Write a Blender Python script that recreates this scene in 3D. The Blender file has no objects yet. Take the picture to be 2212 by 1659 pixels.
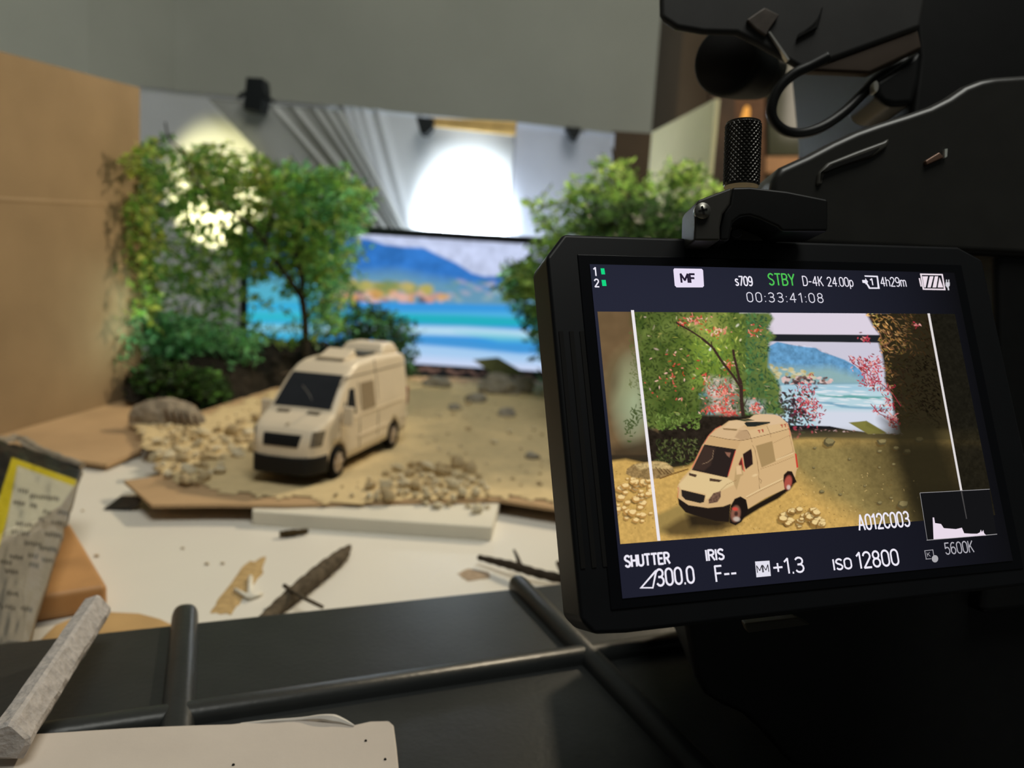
import bpy, bmesh, math, random
import numpy as np
from mathutils import Vector, Matrix

random.seed(7)
SC = bpy.context.scene
COL = SC.collection
LC = {}

# ------------------------------------------------------------------ camera
FPX, CAMH = 1600.0, 0.16
PITCH, ROLL = math.radians(7.6), math.radians(3.5)
F = np.array([0, math.cos(PITCH), -math.sin(PITCH)])
_R0 = np.array([1.0, 0, 0]); _U0 = np.array([0, math.sin(PITCH), math.cos(PITCH)])
R = math.cos(ROLL) * _R0 + math.sin(ROLL) * _U0
U = -math.sin(ROLL) * _R0 + math.cos(ROLL) * _U0
O = np.array([0, 0, CAMH])
cam = bpy.data.cameras.new('camera')
cam.sensor_fit = 'HORIZONTAL'; cam.sensor_width = 36.0
cam.lens = FPX / 2212 * 36.0
cam.clip_start = 0.005; cam.clip_end = 30
cam.dof.use_dof = True; cam.dof.focus_distance = 0.156; cam.dof.aperture_fstop = 16.5
co = bpy.data.objects.new('camera', cam); COL.objects.link(co)
co.matrix_world = Matrix(((R[0], U[0], -F[0], O[0]), (R[1], U[1], -F[1], O[1]), (R[2], U[2], -F[2], O[2]), (0, 0, 0, 1)))
SC.camera = co

# ------------------------------------------------------------------ world, lights, exposure
w = bpy.data.worlds.new('world'); SC.world = w; w.use_nodes = True
w.node_tree.nodes['Background'].inputs[0].default_value = (0.80, 0.86, 0.80, 1)
w.node_tree.nodes['Background'].inputs[1].default_value = 0.05
SC.view_settings.view_transform = 'Standard'; SC.view_settings.look = 'None'
SC.view_settings.exposure = 0.0; SC.view_settings.gamma = 1.0
SC.view_settings.use_curve_mapping = False


def lamp(name, kind, loc, target, energy, color, **kw):
    l = bpy.data.lights.new(name, kind); l.energy = energy; l.color = color
    for k, v in kw.items():
        setattr(l, k, v)
    o = bpy.data.objects.new(name, l); COL.objects.link(o)
    o.location = loc
    o.rotation_euler = (Vector(target) - Vector(loc)).to_track_quat('-Z', 'Y').to_euler()
    return o


lamp('key_lamp', 'SPOT', (0.56, 1.26, 0.86), (-0.12, 0.52, 0.0), 42.0, (1.0, 0.84, 0.60), shadow_soft_size=0.035, spot_size=math.radians(75), spot_blend=0.5)
lamp('room_lamp', 'AREA', (0.25, -0.2, 1.9), (-0.2, 0.8, 0.1), 19.0, (1.0, 1.0, 0.92), size=0.9)
lamp('sheet_lamp', 'SPOT', (-0.106, 1.272, 0.118), (-0.103, 1.372, 0.200), 62.0, (0.86, 0.96, 1.0), shadow_soft_size=0.012, spot_size=math.radians(69), spot_blend=0.5)
lamp('sheet_spill', 'POINT', (-0.095, 1.275, 0.20), (0, 0, 0), 2.0, (0.78, 0.90, 1.0), shadow_soft_size=0.02)  # added point light, widens the sheet lamp's glow
lamp('tree_lamp', 'SPOT', (-0.560, 1.272, 0.225), (-0.557, 1.372, 0.270), 4.2, (1.0, 0.93, 0.45), shadow_soft_size=0.010, spot_size=math.radians(80), spot_blend=0.15)
lamp('added_card_glow', 'SPOT', (-0.385, 0.845, 0.105), (-0.437, 0.80, 0.10), 0.38, (0.68, 1.0, 0.88), shadow_soft_size=0.035, spot_size=math.radians(95), spot_blend=1.0)  # added unseen light for the teal glow on the cardboard
lamp('added_wall_fill', 'SPOT', (-0.75, 0.75, 1.7), (-1.25, 1.22, 0.75), 9.0, (0.98, 1.0, 0.94), shadow_soft_size=0.05, spot_size=math.radians(70), spot_blend=0.8)  # added unseen light, brightens the left wall
lamp('added_back_fill', 'AREA', (1.5, 1.9, 1.2), (1.15, 2.8, 0.4), 5.0, (1.0, 0.86, 0.70), size=0.5)  # added unseen light, brightens the door beyond the set

# ------------------------------------------------------------------ projection helpers (photo pixel of the 2212 x 1659 frame -> point)


def ray(x, y):
    return F + R * ((x - 1106) / FPX) - U * ((y - 829.5) / FPX)


def on_z(x, y, z):
    d = ray(x, y); return O + d * ((z - CAMH) / d[2])


def on_y(x, y, Y):
    d = ray(x, y); return O + d * (Y / d[1])


def at_d(x, y, d):
    return O + ray(x, y) * d


def proj(P):
    q = np.asarray(P, float) - O; ww = q @ F
    return 1106 + FPX * (q @ R) / ww, 829.5 - FPX * (q @ U) / ww


def lin(c):
    c = np.asarray(c, float) / 255.0
    return np.where(c <= 0.04045, c / 12.92, ((c + 0.055) / 1.055) ** 2.4)


# ------------------------------------------------------------------ materials
MATS = {}


def mat(name, rgb, rough=0.6, spec=0.4, var=0.12, scale=60.0, bump=0.0, bscale=200.0, metal=0.0, trans=0.0, attr=None):
    """Principled material; rgb is the sRGB 0-255 colour of the thing itself, mottled with noise."""
    if name in MATS:
        return MATS[name]
    m = bpy.data.materials.new(name); m.use_nodes = True
    nt = m.node_tree; b = nt.nodes['Principled BSDF']
    base = [float(v) for v in lin(rgb)] if rgb is not None else [0.5] * 3
    tc = nt.nodes.new('ShaderNodeTexCoord')
    nz = nt.nodes.new('ShaderNodeTexNoise'); nz.inputs['Scale'].default_value = scale; nz.inputs['Detail'].default_value = 4
    nt.links.new(tc.outputs['Object'], nz.inputs['Vector'])
    mx = nt.nodes.new('ShaderNodeMix'); mx.data_type = 'RGBA'; mx.blend_type = 'MULTIPLY'
    mx.inputs['Factor'].default_value = 1.0
    rp = nt.nodes.new('ShaderNodeMapRange'); rp.inputs[1].default_value = 0.3; rp.inputs[2].default_value = 0.7
    rp.inputs[3].default_value = 1 - var; rp.inputs[4].default_value = 1 + var
    nt.links.new(nz.outputs['Fac'], rp.inputs[0])
    if attr:
        at = nt.nodes.new('ShaderNodeAttribute'); at.attribute_name = attr
        nt.links.new(at.outputs['Color'], mx.inputs['A'])
    else:
        mx.inputs['A'].default_value = (*base, 1)
    nt.links.new(rp.outputs[0], mx.inputs['B'])
    nt.links.new(mx.outputs['Result'], b.inputs['Base Color'])
    b.inputs['Roughness'].default_value = rough
    b.inputs['Specular IOR Level'].default_value = spec
    b.inputs['Metallic'].default_value = metal
    if bump > 0:
        n2 = nt.nodes.new('ShaderNodeTexNoise'); n2.inputs['Scale'].default_value = bscale; n2.inputs['Detail'].default_value = 6
        nt.links.new(tc.outputs['Object'], n2.inputs['Vector'])
        bp = nt.nodes.new('ShaderNodeBump'); bp.inputs['Strength'].default_value = bump; bp.inputs['Distance'].default_value = 0.001
        nt.links.new(n2.outputs['Fac'], bp.inputs['Height']); nt.links.new(bp.outputs['Normal'], b.inputs['Normal'])
    if trans > 0:
        out = nt.nodes['Material Output']
        tr = nt.nodes.new('ShaderNodeBsdfTranslucent'); nt.links.new(mx.outputs['Result'], tr.inputs['Color'])
        ms = nt.nodes.new('ShaderNodeMixShader'); ms.inputs[0].default_value = trans
        nt.links.new(b.outputs[0], ms.inputs[1]); nt.links.new(tr.outputs[0], ms.inputs[2])
        nt.links.new(ms.outputs[0], out.inputs['Surface'])
    MATS[name] = m
    return m


def emit_mat(name, rgb=None, strength=1.0, attr=None):
    if name in MATS:
        return MATS[name]
    m = bpy.data.materials.new(name); m.use_nodes = True
    nt = m.node_tree; nt.nodes.remove(nt.nodes['Principled BSDF'])
    e = nt.nodes.new('ShaderNodeEmission'); e.inputs[1].default_value = strength
    if attr:
        at = nt.nodes.new('ShaderNodeAttribute'); at.attribute_name = attr
        nt.links.new(at.outputs['Color'], e.inputs[0])
    else:
        e.inputs[0].default_value = (*[float(v) for v in lin(rgb)], 1)
    nt.links.new(e.outputs[0], nt.nodes['Material Output'].inputs['Surface'])
    MATS[name] = m
    return m


M_black = mat('black_plastic', (21, 21, 21), 0.42, 0.35, 0.1, 90, 0.15, 900)
M_rig = mat('rig_black', (15, 15, 15), 0.45, 0.3, 0.15, 200)
M_rubber = mat('rubber', (20, 19, 18), 0.8, 0.2, 0.1, 90)
M_metal = mat('steel', (150, 148, 140), 0.35, 0.5, 0.1, 90, metal=0.9)

# ------------------------------------------------------------------ object helpers
INV = {}


def tag(o, label=None, cat=None, group=None, kind=None):
    if label: o['label'] = label
    if cat: o['category'] = cat
    if group: o['group'] = group
    if kind: o['kind'] = kind
    return o


def empty(name, loc=(0, 0, 0), rz=0.0, label=None, cat=None, group=None):
    o = bpy.data.objects.new(name, None); COL.objects.link(o)
    o.empty_display_size = 0.01
    o.location = loc; o.rotation_euler = (0, 0, rz)
    INV[o.name] = (Matrix.Translation(Vector(loc)) @ Matrix.Rotation(rz, 4, 'Z')).inverted()
    return tag(o, label, cat, group)


def root_inv(p):
    while p is not None:
        if p.name in INV:
            return INV[p.name]
        p = p.parent
    return None


def obj(name, verts, faces, m, parent=None, smooth=False, local=False, cols=None):
    """ONE mesh object. Vertices are world points unless local (then in the parent's own frame)."""
    V = np.asarray(verts, float).reshape(-1, 3)
    if parent is not None and not local:
        iv = root_inv(parent)
        if iv is not None:
            A = np.array(iv); V = V @ A[:3, :3].T + A[:3, 3]
    me = bpy.data.meshes.new(name)
    me.from_pydata(V.tolist(), [], [tuple(int(i) for i in f) for f in faces])
    if cols is not None:
        ca = me.color_attributes.new('Col', 'FLOAT_COLOR', 'POINT')
        c4 = np.ones((len(V), 4), np.float32); c4[:, :3] = cols
        ca.data.foreach_set('color', c4.ravel())
    me.materials.append(m)
    if smooth:
        me.polygons.foreach_set('use_smooth', [True] * len(me.polygons))
    me.update()
    o = bpy.data.objects.new(name, me); COL.objects.link(o)
    if parent is not None:
        o.parent = parent
    return o


def bevel(o, width, seg=2):
    b = o.modifiers.new('bevel', 'BEVEL'); b.width = width; b.segments = seg; b.limit_method = 'ANGLE'
    b.angle_limit = math.radians(30)
    o.data.polygons.foreach_set('use_smooth', [True] * len(o.data.polygons))
    wn = o.modifiers.new('wn', 'WEIGHTED_NORMAL'); wn.keep_sharp = False
    return o


BOXF = [(0, 3, 2, 1), (4, 5, 6, 7), (0, 1, 5, 4), (1, 2, 6, 5), (2, 3, 7, 6), (3, 0, 4, 7)]


def box_vf(c, s, M=None):
    c = np.asarray(c, float); s = np.asarray(s, float) / 2
    v = np.array([(-1, -1, -1), (1, -1, -1), (1, 1, -1), (-1, 1, -1), (-1, -1, 1), (1, -1, 1), (1, 1, 1), (-1, 1, 1)], float) * s
    if M is not None:
        v = v @ np.asarray(M)  # rows are axes
    return v + c, BOXF


def join(parts):
    V, Fc, n = [], [], 0
    for v, f in parts:
        V.append(np.asarray(v, float).reshape(-1, 3)); Fc += [tuple(i + n for i in q) for q in f]; n += len(V[-1])
    return np.vstack(V), Fc


def prism_vf(top, off):
    """closed prism from a polygon of 3-D points and an offset vector."""
    top = np.asarray(top, float); n = len(top)
    v = np.vstack([top, top + np.asarray(off, float)])
    f = [tuple(range(n)), tuple(range(2 * n - 1, n - 1, -1))]
    f += [((i + 1) % n, i, n + i, n + (i + 1) % n) for i in range(n)]
    return v, f


def tube_vf(pts, rad, ns=8, cap=True):
    P = [Vector(p) for p in pts]; n = len(P)
    rad = [rad] * n if np.isscalar(rad) else list(rad)
    V, Fc = [], []
    up = Vector((0.13, 0.21, 0.97))
    prev = None
    for i in range(n):
        t = (P[min(i + 1, n - 1)] - P[max(i - 1, 0)])
        if t.length < 1e-9: t = Vector((0, 0, 1))
        t.normalize()
        if prev is None:
            a = t.cross(up)
            if a.length < 1e-3: a = t.cross(Vector((1, 0, 0)))
        else:
            a = prev - t * prev.dot(t)
        a.normalize(); prev = a
        b = t.cross(a)
        for k in range(ns):
            an = 2 * math.pi * k / ns
            V.append(P[i] + (a * math.cos(an) + b * math.sin(an)) * rad[i])
    for i in range(n - 1):
        for k in range(ns):
            Fc.append((i * ns + k, i * ns + (k + 1) % ns, (i + 1) * ns + (k + 1) % ns, (i + 1) * ns + k))
    if cap:
        Fc.append(tuple(range(ns - 1, -1, -1))); Fc.append(tuple((n - 1) * ns + k for k in range(ns)))
    return [tuple(v) for v in V], Fc


def smooth_path(pts, k=6):
    """Catmull-Rom through the points."""
    P = [np.asarray(p, float) for p in pts]; out = []
    for i in range(len(P) - 1):
        p0 = P[max(i - 1, 0)]; p1 = P[i]; p2 = P[i + 1]; p3 = P[min(i + 2, len(P) - 1)]
        for j in range(k):
            t = j / k
            out.append(0.5 * ((2 * p1) + (-p0 + p2) * t + (2 * p0 - 5 * p1 + 4 * p2 - p3) * t * t + (-p0 + 3 * p1 - 3 * p2 + p3) * t ** 3))
    out.append(P[-1]); return out


def cyl_vf(c, axis, r, h, ns=24, r2=None):
    c = Vector(c); a = Vector(axis).normalized()
    return tube_vf([c - a * h / 2, c + a * h / 2], [r, r if r2 is None else r2], ns)


def grid_faces(nu, nv):
    i = np.arange(nv - 1)[:, None] * nu + np.arange(nu - 1)[None]
    q = np.stack([i, i + 1, i + 1 + nu, i + nu], -1).reshape(-1, 4)
    return q


def grid_obj(name, P, nu, nv, m, parent=None, cols=None, smooth=True, flip=False):
    f = grid_faces(nu, nv)
    if flip: f = f[:, ::-1]
    return obj(name, P, f.tolist(), m, parent, smooth, cols=cols)


def flat(name, px, z, th, m, parent=None):
    """a board lying level: px outline unprojected on height z (its top), thickness th downward."""
    top = [on_z(x, y, z) for x, y in px]
    return obj(name, *prism_vf(top, (0, 0, -th)), m, parent)


def vnoise(x, y, seed=0):
    """cheap smooth value noise on arrays, 0..1"""
    rs = np.random.RandomState(seed); T = rs.rand(64, 64)
    xi = np.floor(x).astype(int); yi = np.floor(y).astype(int); fx = x - xi; fy = y - yi
    fx = fx * fx * (3 - 2 * fx); fy = fy * fy * (3 - 2 * fy)
    a = T[yi % 64, xi % 64]; b = T[yi % 64, (xi + 1) % 64]; c = T[(yi + 1) % 64, xi % 64]; d = T[(yi + 1) % 64, (xi + 1) % 64]
    return (a * (1 - fx) + b * fx) * (1 - fy) + (c * (1 - fx) + d * fx) * fy


def inpoly(px, py, poly):
    px = np.asarray(px, float); py = np.asarray(py, float); ins = np.zeros(px.shape, bool)
    n = len(poly)
    for i in range(n):
        x1, y1 = poly[i]; x2, y2 = poly[(i + 1) % n]
        if y1 == y2: continue
        c = ((y1 > py) != (y2 > py)) & (px < (x2 - x1) * (py - y1) / (y2 - y1) + x1)
        ins ^= c
    return ins


class Painter:
    """paints flat print (screen pictures, printed film) into per-vertex colours of a grid."""

    def __init__(s, X, Y, base=(0, 0, 0)):
        s.X, s.Y = np.asarray(X, float).ravel(), np.asarray(Y, float).ravel()
        s.C = np.tile(lin(base), (len(s.X), 1))
        o = np.argsort(s.Y); s.o = o; s.ys = s.Y[o]

    def _sel(s, x0, x1, y0, y1):
        a, b = np.searchsorted(s.ys, y0), np.searchsorted(s.ys, y1)
        i = s.o[a:b]; xx = s.X[i]
        return i[(xx >= x0) & (xx <= x1)]

    def _mix(s, i, a, col):
        a = np.asarray(a)[:, None]
        s.C[i] = s.C[i] * (1 - a) + lin(col) * a

    def fill(s, poly, col, alpha=1.0, soft=0.7):
        p = np.array(poly, float)
        i = s._sel(p[:, 0].min() - soft, p[:, 0].max() + soft, p[:, 1].min() - soft, p[:, 1].max() + soft)
        if not len(i): return
        X, Y = s.X[i], s.Y[i]
        ins = inpoly(X, Y, poly); d = np.full(len(i), 1e9)
        n = len(p)
        for k in range(n):
            a, b = p[k], p[(k + 1) % n]; e = b - a; L = (e * e).sum() + 1e-12
            t = np.clip(((X - a[0]) * e[0] + (Y - a[1]) * e[1]) / L, 0, 1)
            d = np.minimum(d, np.hypot(X - a[0] - t * e[0], Y - a[1] - t * e[1]))
        sd = np.where(ins, d, -d)
        s._mix(i, alpha * np.clip(0.5 + sd / (2 * soft), 0, 1), col)

    def dab(s, x, y, a, b, ang, col, alpha=1.0, soft=0.35):
        r = max(a, b) * (1 + soft)
        i = s._sel(x - r, x + r, y - r, y + r)
        if not len(i): return
        ca, sa = math.cos(ang), math.sin(ang); dx, dy = s.X[i] - x, s.Y[i] - y
        q = np.hypot((dx * ca + dy * sa) / a, (-dx * sa + dy * ca) / b)
        s._mix(i, alpha * np.clip((1 + soft - q) / (2 * soft), 0, 1), col)

    def line(s, pts, wd, col, alpha=1.0, soft=0.6):
        for (a, b) in zip(pts[:-1], pts[1:]):
            dx, dy = b[0] - a[0], b[1] - a[1]; L = math.hypot(dx, dy) + 1e-9
            nx, ny = -dy / L * wd / 2, dx / L * wd / 2
            s.fill([(a[0] + nx, a[1] + ny), (b[0] + nx, b[1] + ny), (b[0] - nx, b[1] - ny), (a[0] - nx, a[1] - ny)], col, alpha, soft)

    def mottle(s, poly, amt, sc, seed):
        p = np.array(poly, float)
        i = s._sel(p[:, 0].min(), p[:, 0].max(), p[:, 1].min(), p[:, 1].max())
        i = i[inpoly(s.X[i], s.Y[i], poly)]
        n = 0.6 * vnoise(s.X[i] / sc, s.Y[i] / sc, seed) + 0.4 * vnoise(s.X[i] / sc * 2.3, s.Y[i] / sc * 2.3, seed + 1)
        s.C[i] *= (1 + amt * (n - 0.5) * 2)[:, None]


# ------------------------------------------------------------------ the room
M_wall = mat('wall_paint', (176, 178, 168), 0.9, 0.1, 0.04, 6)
M_wallshade = mat('shaded_wall_paint', (88, 86, 80), 0.9, 0.1, 0.06, 8)  # side of the wall in shade, the shade put into its colour


def wall(name, x0, y0, x1, y1, z0, z1, th, m):
    a, b = np.array([x0, y0, 0.0]), np.array([x1, y1, 0.0]); t = (b - a) / np.linalg.norm(b - a)
    n = np.array([-t[1], t[0], 0]) * th
    q = [a + (0, 0, z0), b + (0, 0, z0), b + n + (0, 0, z0), a + n + (0, 0, z0)]
    return tag(obj(name, *prism_vf(q, (0, 0, z1 - z0)), m), kind='structure')


YB = 1.80
xl = on_y(380, 100, YB)[0]; xr = on_y(1418, 150, YB)[0]
wall('wall_back', xl, YB, xr, YB, -0.75, 2.0, 0.10, M_wall)
pc = on_y(190, 100, 1.62)
wall('trim_1', pc[0], 1.62, xl, YB, -0.75, 2.0, 0.08, M_wall)
wall('wall_left', pc[0] - 0.75, 0.75, pc[0], 1.62, -0.75, 2.0, 0.08, M_wall)
wall('wall_right', xr, YB + 0.001, xr + 0.16, YB + 0.55, -0.75, 2.0, 0.05, M_wallshade)
wall('wall_far', xr, 2.9, 2.6, 2.9, -0.75, 2.0, 0.10, mat('far_wall_paint', (120, 108, 92), 0.9, 0.1, 0.06, 8))
tag(obj('floor', *box_vf((0, 1.2, -0.77), (6, 6, 0.04)), mat('floor_boards', (84, 64, 46), 0.6, 0.3, 0.2, 20)), kind='structure')

# glazed door beyond the set
YD = 2.80
dz = lambda x, y, Y=YD: on_y(x, y, Y)
M_frame = mat('painted_frame', (176, 160, 146), 0.6, 0.3, 0.05, 20)
M_glass = mat('olive_glass', (92, 94, 72), 0.12, 0.6, 0.1, 12)


def upright(name, xa, xb, ya, yb, Y, th, m, parent):
    q = [on_y(xa, ya, Y), on_y(xb, ya, Y), on_y(xb, yb, Y), on_y(xa, yb, Y)]
    return obj(name, *prism_vf(q, (0, th, 0)), m, parent)


door = empty('door_1', tuple(on_y(1750, 600, YD))); door['kind'] = 'structure'
upright('stile', 1738, 1765, -60, 1140, YD, 0.04, M_frame, door)
upright('stile', 1771, 1818, -60, 1140, YD - 0.01, 0.05, M_frame, door)
upright('pane', 1660, 1738, -60, 335, YD + 0.015, 0.01, M_glass, door)
upright('pane', 1818, 1990, -60, 1140, YD + 0.015, 0.01, mat('dark_olive_glass', (56, 54, 42), 0.15, 0.6, 0.1, 12), door)
upright('rail', 1652, 1738, 374, 1140, YD + 0.005, 0.03, mat('olive_panel', (96, 98, 80), 0.5, 0.3, 0.08, 12), door)
upright('rail', 1655, 1738, 338, 374, YD - 0.02, 0.05, mat('lit_pine', (226, 170, 118), 0.5, 0.3, 0.1, 40), door)  # warm light on this edge is put into its colour

cab = empty('wooden_cabinet', tuple(on_y(1600, 640, 2.55)), 0, 'tall brown wooden cabinet beyond the pale set panel', 'cabinet')
M_cab = mat('brown_wood', (84, 68, 52), 0.5, 0.4, 0.2, 30)
upright('side_panel', 1535, 1588, -60, 1200, 2.55, 0.03, M_cab, cab)
upright('door', 1588, 1652, -60, 1200, 2.56, 0.03, mat('amber_wood', (128, 92, 62), 0.35, 0.5, 0.2, 30), cab)

lampo = empty('amber_lamp', tuple(on_y(1612, 262, 2.44)), 0, 'small glowing amber lamp in front of the brown cabinet', 'lamp')
obj('shade', *tube_vf([on_y(1608, 262, 2.44), on_y(1611, 250, 2.44), on_y(1613, 238, 2.44), on_y(1614, 230, 2.44)], [0.013, 0.012, 0.010, 0.006], 16), emit_mat('amber_glow', (255, 178, 84), 0.95), lampo, True)
obj('base', *tube_vf([on_y(1606, 275, 2.44), on_y(1608, 262, 2.44)], [0.018, 0.014], 16), M_cab, lampo, True)
obj('pole', *tube_vf([on_y(1580, 1228, 2.44), on_y(1606, 274, 2.44)], [0.007, 0.007], 12), M_cab, lampo, True)
lamp('amber_light', 'POINT', tuple(on_y(1616, 236, 2.40)), (0, 0, 0), 0.12, (1.0, 0.55, 0.2), shadow_soft_size=0.02)

# ------------------------------------------------------------------ table
M_table = mat('white_laminate', (228, 223, 212), 0.38, 0.4, 0.03, 8)
tb = empty('table', (0, 0.9, -0.75), 0, 'large white laminate table carrying the whole miniature set', 'table')
o = obj('tabletop', *box_vf((0.05, 0.865, -0.0125), (1.9, 1.37, 0.025)), M_table, tb); bevel(o, 0.002)
for sx in (-0.82, 0.92):
    for sy in (0.24, 1.48):
        obj('leg', *cyl_vf((sx, sy, -0.3875), (0, 0, 1), 0.02, 0.725, 12), M_metal, tb, True)

# ------------------------------------------------------------------ cardboard side of the set
M_card = mat('cardboard', (148, 126, 97), 0.85, 0.1, 0.10, 14, 0.25, 60)
M_card2 = mat('cardboard_floor', (180, 150, 114), 0.85, 0.1, 0.12, 14, 0.2, 60)
cwall = empty('cardboard_divider', (-0.43, 0.65, 0), 0, 'tall brown cardboard panel standing with a level fold, beside the leafy tree', 'cardboard')
cb0, cb1 = on_z(0, 938, 0.0065), on_z(308, 852, 0.0065)
cd = (cb1 - cb0) / np.linalg.norm(cb1 - cb0); cn = np.array([cd[1], -cd[0], 0])
cbn = cb0 - cd * 0.16
zt0, zt1 = on_y(0, 105, cb0[1])[2], on_y(308, 190, cb1[1])[2]
zf0, zf1 = on_y(0, 436, cb0[1])[2], on_y(215, 437, cb0[1] * 0.3 + cb1[1] * 0.7)[2]
ex_ = 0.16 / np.linalg.norm(cb1 - cb0)
ztn, zfn = zt0 - (zt1 - zt0) * ex_, zf0 - (zf1 - zf0) * ex_
ln = lambda p, z: np.array([p[0], p[1], z])
obj('lower_face', *prism_vf([cbn, cb1, ln(cb1, zf1 + 0.002), ln(cbn, zfn - 0.0015)], -cn * 0.004), M_card, cwall)
obj('upper_face', *prism_vf([ln(cbn, zfn + 0.0015) - cn * 0.002, ln(cb1, zf1 + 0.005) - cn * 0.002, ln(cb1, zt1) - cn * 0.001, ln(cbn, ztn) - cn * 0.001], -cn * 0.004), M_card, cwall)
obj('fold', *tube_vf([ln(cbn, zfn) - cn * 0.0034, ln(cb1, zf1 + 0.0035) - cn * 0.0034], 0.003, 10), M_card, cwall, True)

o = flat('cardboard_flap', [(-160, 1010), (0, 962), (58, 954), (98, 980), (174, 995), (231, 1003), (262, 990), (305, 972), (318, 930), (420, 905), (430, 842), (285, 842), (0, 928), (-160, 978)], 0.006, 0.003, M_card2)
tag(o, 'flat brown cardboard flap at the foot of the cardboard panel', 'cardboard')

# white foam board and the cardboard ground sheet of the set
o = flat('foam_board', [(545, 1096), (1080, 1080), (1063, 1139), (545, 1104)], 0.0092, 0.0092, mat('foam_board_white', (222, 216, 200), 0.7, 0.2, 0.04, 20))
tag(o, 'white foam board under the front of the sandy ground sheet', 'board'); bevel(o, 0.0008)
o = flat('ground_sheet', [(268, 1038), (328, 1090), (470, 1089), (620, 1091), (860, 1084), (1082, 1080), (1230, 1103), (1700, 1180), (1560, 838), (880, 812), (590, 838), (430, 890), (440, 930), (345, 985), (345, 1028)], 0.0115, 0.0022, M_card2)
tag(o, 'brown cardboard ground sheet carrying sand, stones and the toy van', 'cardboard')
blk = flat('foam_support', [(640, 985), (880, 1000), (1120, 1000), (1120, 900), (640, 880)], 0.0092, 0.0092, MATS['foam_board_white'])
tag(blk, 'white foam support hidden under the sandy cardboard sheet', 'board')

# sand (one loose mass)
SANDPOLY = [(300, 962), (285, 905), (330, 896), (440, 893), (520, 868), (600, 842), (720, 826), (870, 818), (1000, 826), (1190, 836), (1600, 848), (1700, 1170), (1235, 1098), (1085, 1074), (1000, 1084), (900, 1081), (760, 1086), (640, 1082), (560, 1078), (480, 1064), (420, 1052), (350, 1032), (330, 1000), (345, 980)]
ZS = 0.0125


def sand_h(x, y):
    n = vnoise(np.asarray(x) * 30 + 5, np.asarray(y) * 30 + 9, 3)
    n2 = vnoise(np.asarray(x) * 140, np.asarray(y) * 140, 4)
    return 0.0010 * n + 0.0007 * n2


gx = np.arange(-0.47, 0.36, 0.0045); gy = np.arange(0.42, 1.22, 0.0045)
GX, GY = np.meshgrid(gx, gy)
PX, PY = proj(np.stack([GX, GY, np.full_like(GX, ZS)], -1))
jit = (vnoise(GX * 110, GY * 110, 11) - 0.5) * 16
dd = np.full(PX.shape, 1e9); n = len(SANDPOLY)
for k in range(n):
    a = np.array(SANDPOLY[k], float); b = np.array(SANDPOLY[(k + 1) % n], float); e = b - a
    t = np.clip(((PX - a[0]) * e[0] + (PY - a[1]) * e[1]) / (e @ e), 0, 1)
    dd = np.minimum(dd, np.hypot(PX - a[0] - t * e[0], PY - a[1] - t * e[1]))
sd = np.where(inpoly(PX, PY, SANDPOLY), dd, -dd) + jit
keep = sd > 0
GZ = ZS - 0.0006 + np.clip(sd / 14, 0, 1) * (0.0004 + sand_h(GX, GY))
idx = -np.ones(GX.shape, int); idx[keep] = np.arange(keep.sum())
V = np.stack([GX[keep], GY[keep], GZ[keep]], -1)
Fq = grid_faces(len(gx), len(gy)); fi = idx.ravel()[Fq]; fi = fi[(fi >= 0).all(1)]
M_sand = mat('sand', (212, 190, 146), 0.95, 0.05, 0.08, 120, 0.5, 900)
sand = tag(obj('sand', V, fi.tolist(), M_sand, None, True), 'pale sand spread over the cardboard ground sheet around the toy van', 'sand', kind='stuff')


def ground(px, py, dzz=0.0):
    p = on_z(px, py, ZS + 0.0008)
    return p + (0, 0, dzz)


# sand spilled on the table, and flat scraps there
def spill(name, px, z, m, label, cat, seed):
    """a thin irregular smear of loose sand on the table"""
    P = np.array([on_z(x, y, z) for x, y in px]); c = P.mean(0)
    rs = np.random.RandomState(seed); ring = []
    n = len(P)
    for i in range(n):
        for t in np.linspace(0, 1, 5)[:-1]:
            q = P[i] * (1 - t) + P[(i + 1) % n] * t
            ring.append(c + (q - c) * (1 + rs.uniform(-0.10, 0.06)))
    ring = np.array(ring); k = len(ring)
    V = np.vstack([ring * [1, 1, 0] + [0, 0, 0.0001], c + (ring - c) * 0.6 + (0, 0, 0.0006), [c + (0, 0, 0.0008)]])
    fs = [(i, (i + 1) % k, k + (i + 1) % k, k + i) for i in range(k)] + [(k + i, k + (i + 1) % k, 2 * k) for i in range(k)]
    return tag(obj(name, V, fs, m, None, True), label, cat, kind='stuff')


M_spill = mat('spilled_sand', (186, 158, 112), 0.95, 0.05, 0.2, 300, 0.4, 900)
spill('spilled_sand', [(452, 1328), (468, 1295), (500, 1258), (528, 1218), (576, 1200), (568, 1238), (548, 1262), (522, 1300), (500, 1326)], 0.0, M_spill, 'streak of spilled brown sand on the white table beside the bark piece', 'sand', 1)
spill('spilled_sand', [(985, 1240), (1010, 1228), (1058, 1236), (1060, 1250), (1010, 1256)], 0.0, mat('spilled_sand_grey', (170, 150, 128), 0.95, 0.05, 0.2, 300), 'faint greyish smear of sand on the table beside the forked twig', 'sand', 2)
o = flat('cardboard_offcut', [(85, 1385), (120, 1350), (165, 1332), (235, 1322), (300, 1325), (345, 1337), (420, 1372), (420, 1420), (85, 1440)], 0.0016, 0.0016, mat('offcut_card', (186, 152, 104), 0.8, 0.1, 0.12, 40))
tag(o, 'flat brown cardboard offcut lying between wooden block and black crate', 'cardboard')
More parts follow.
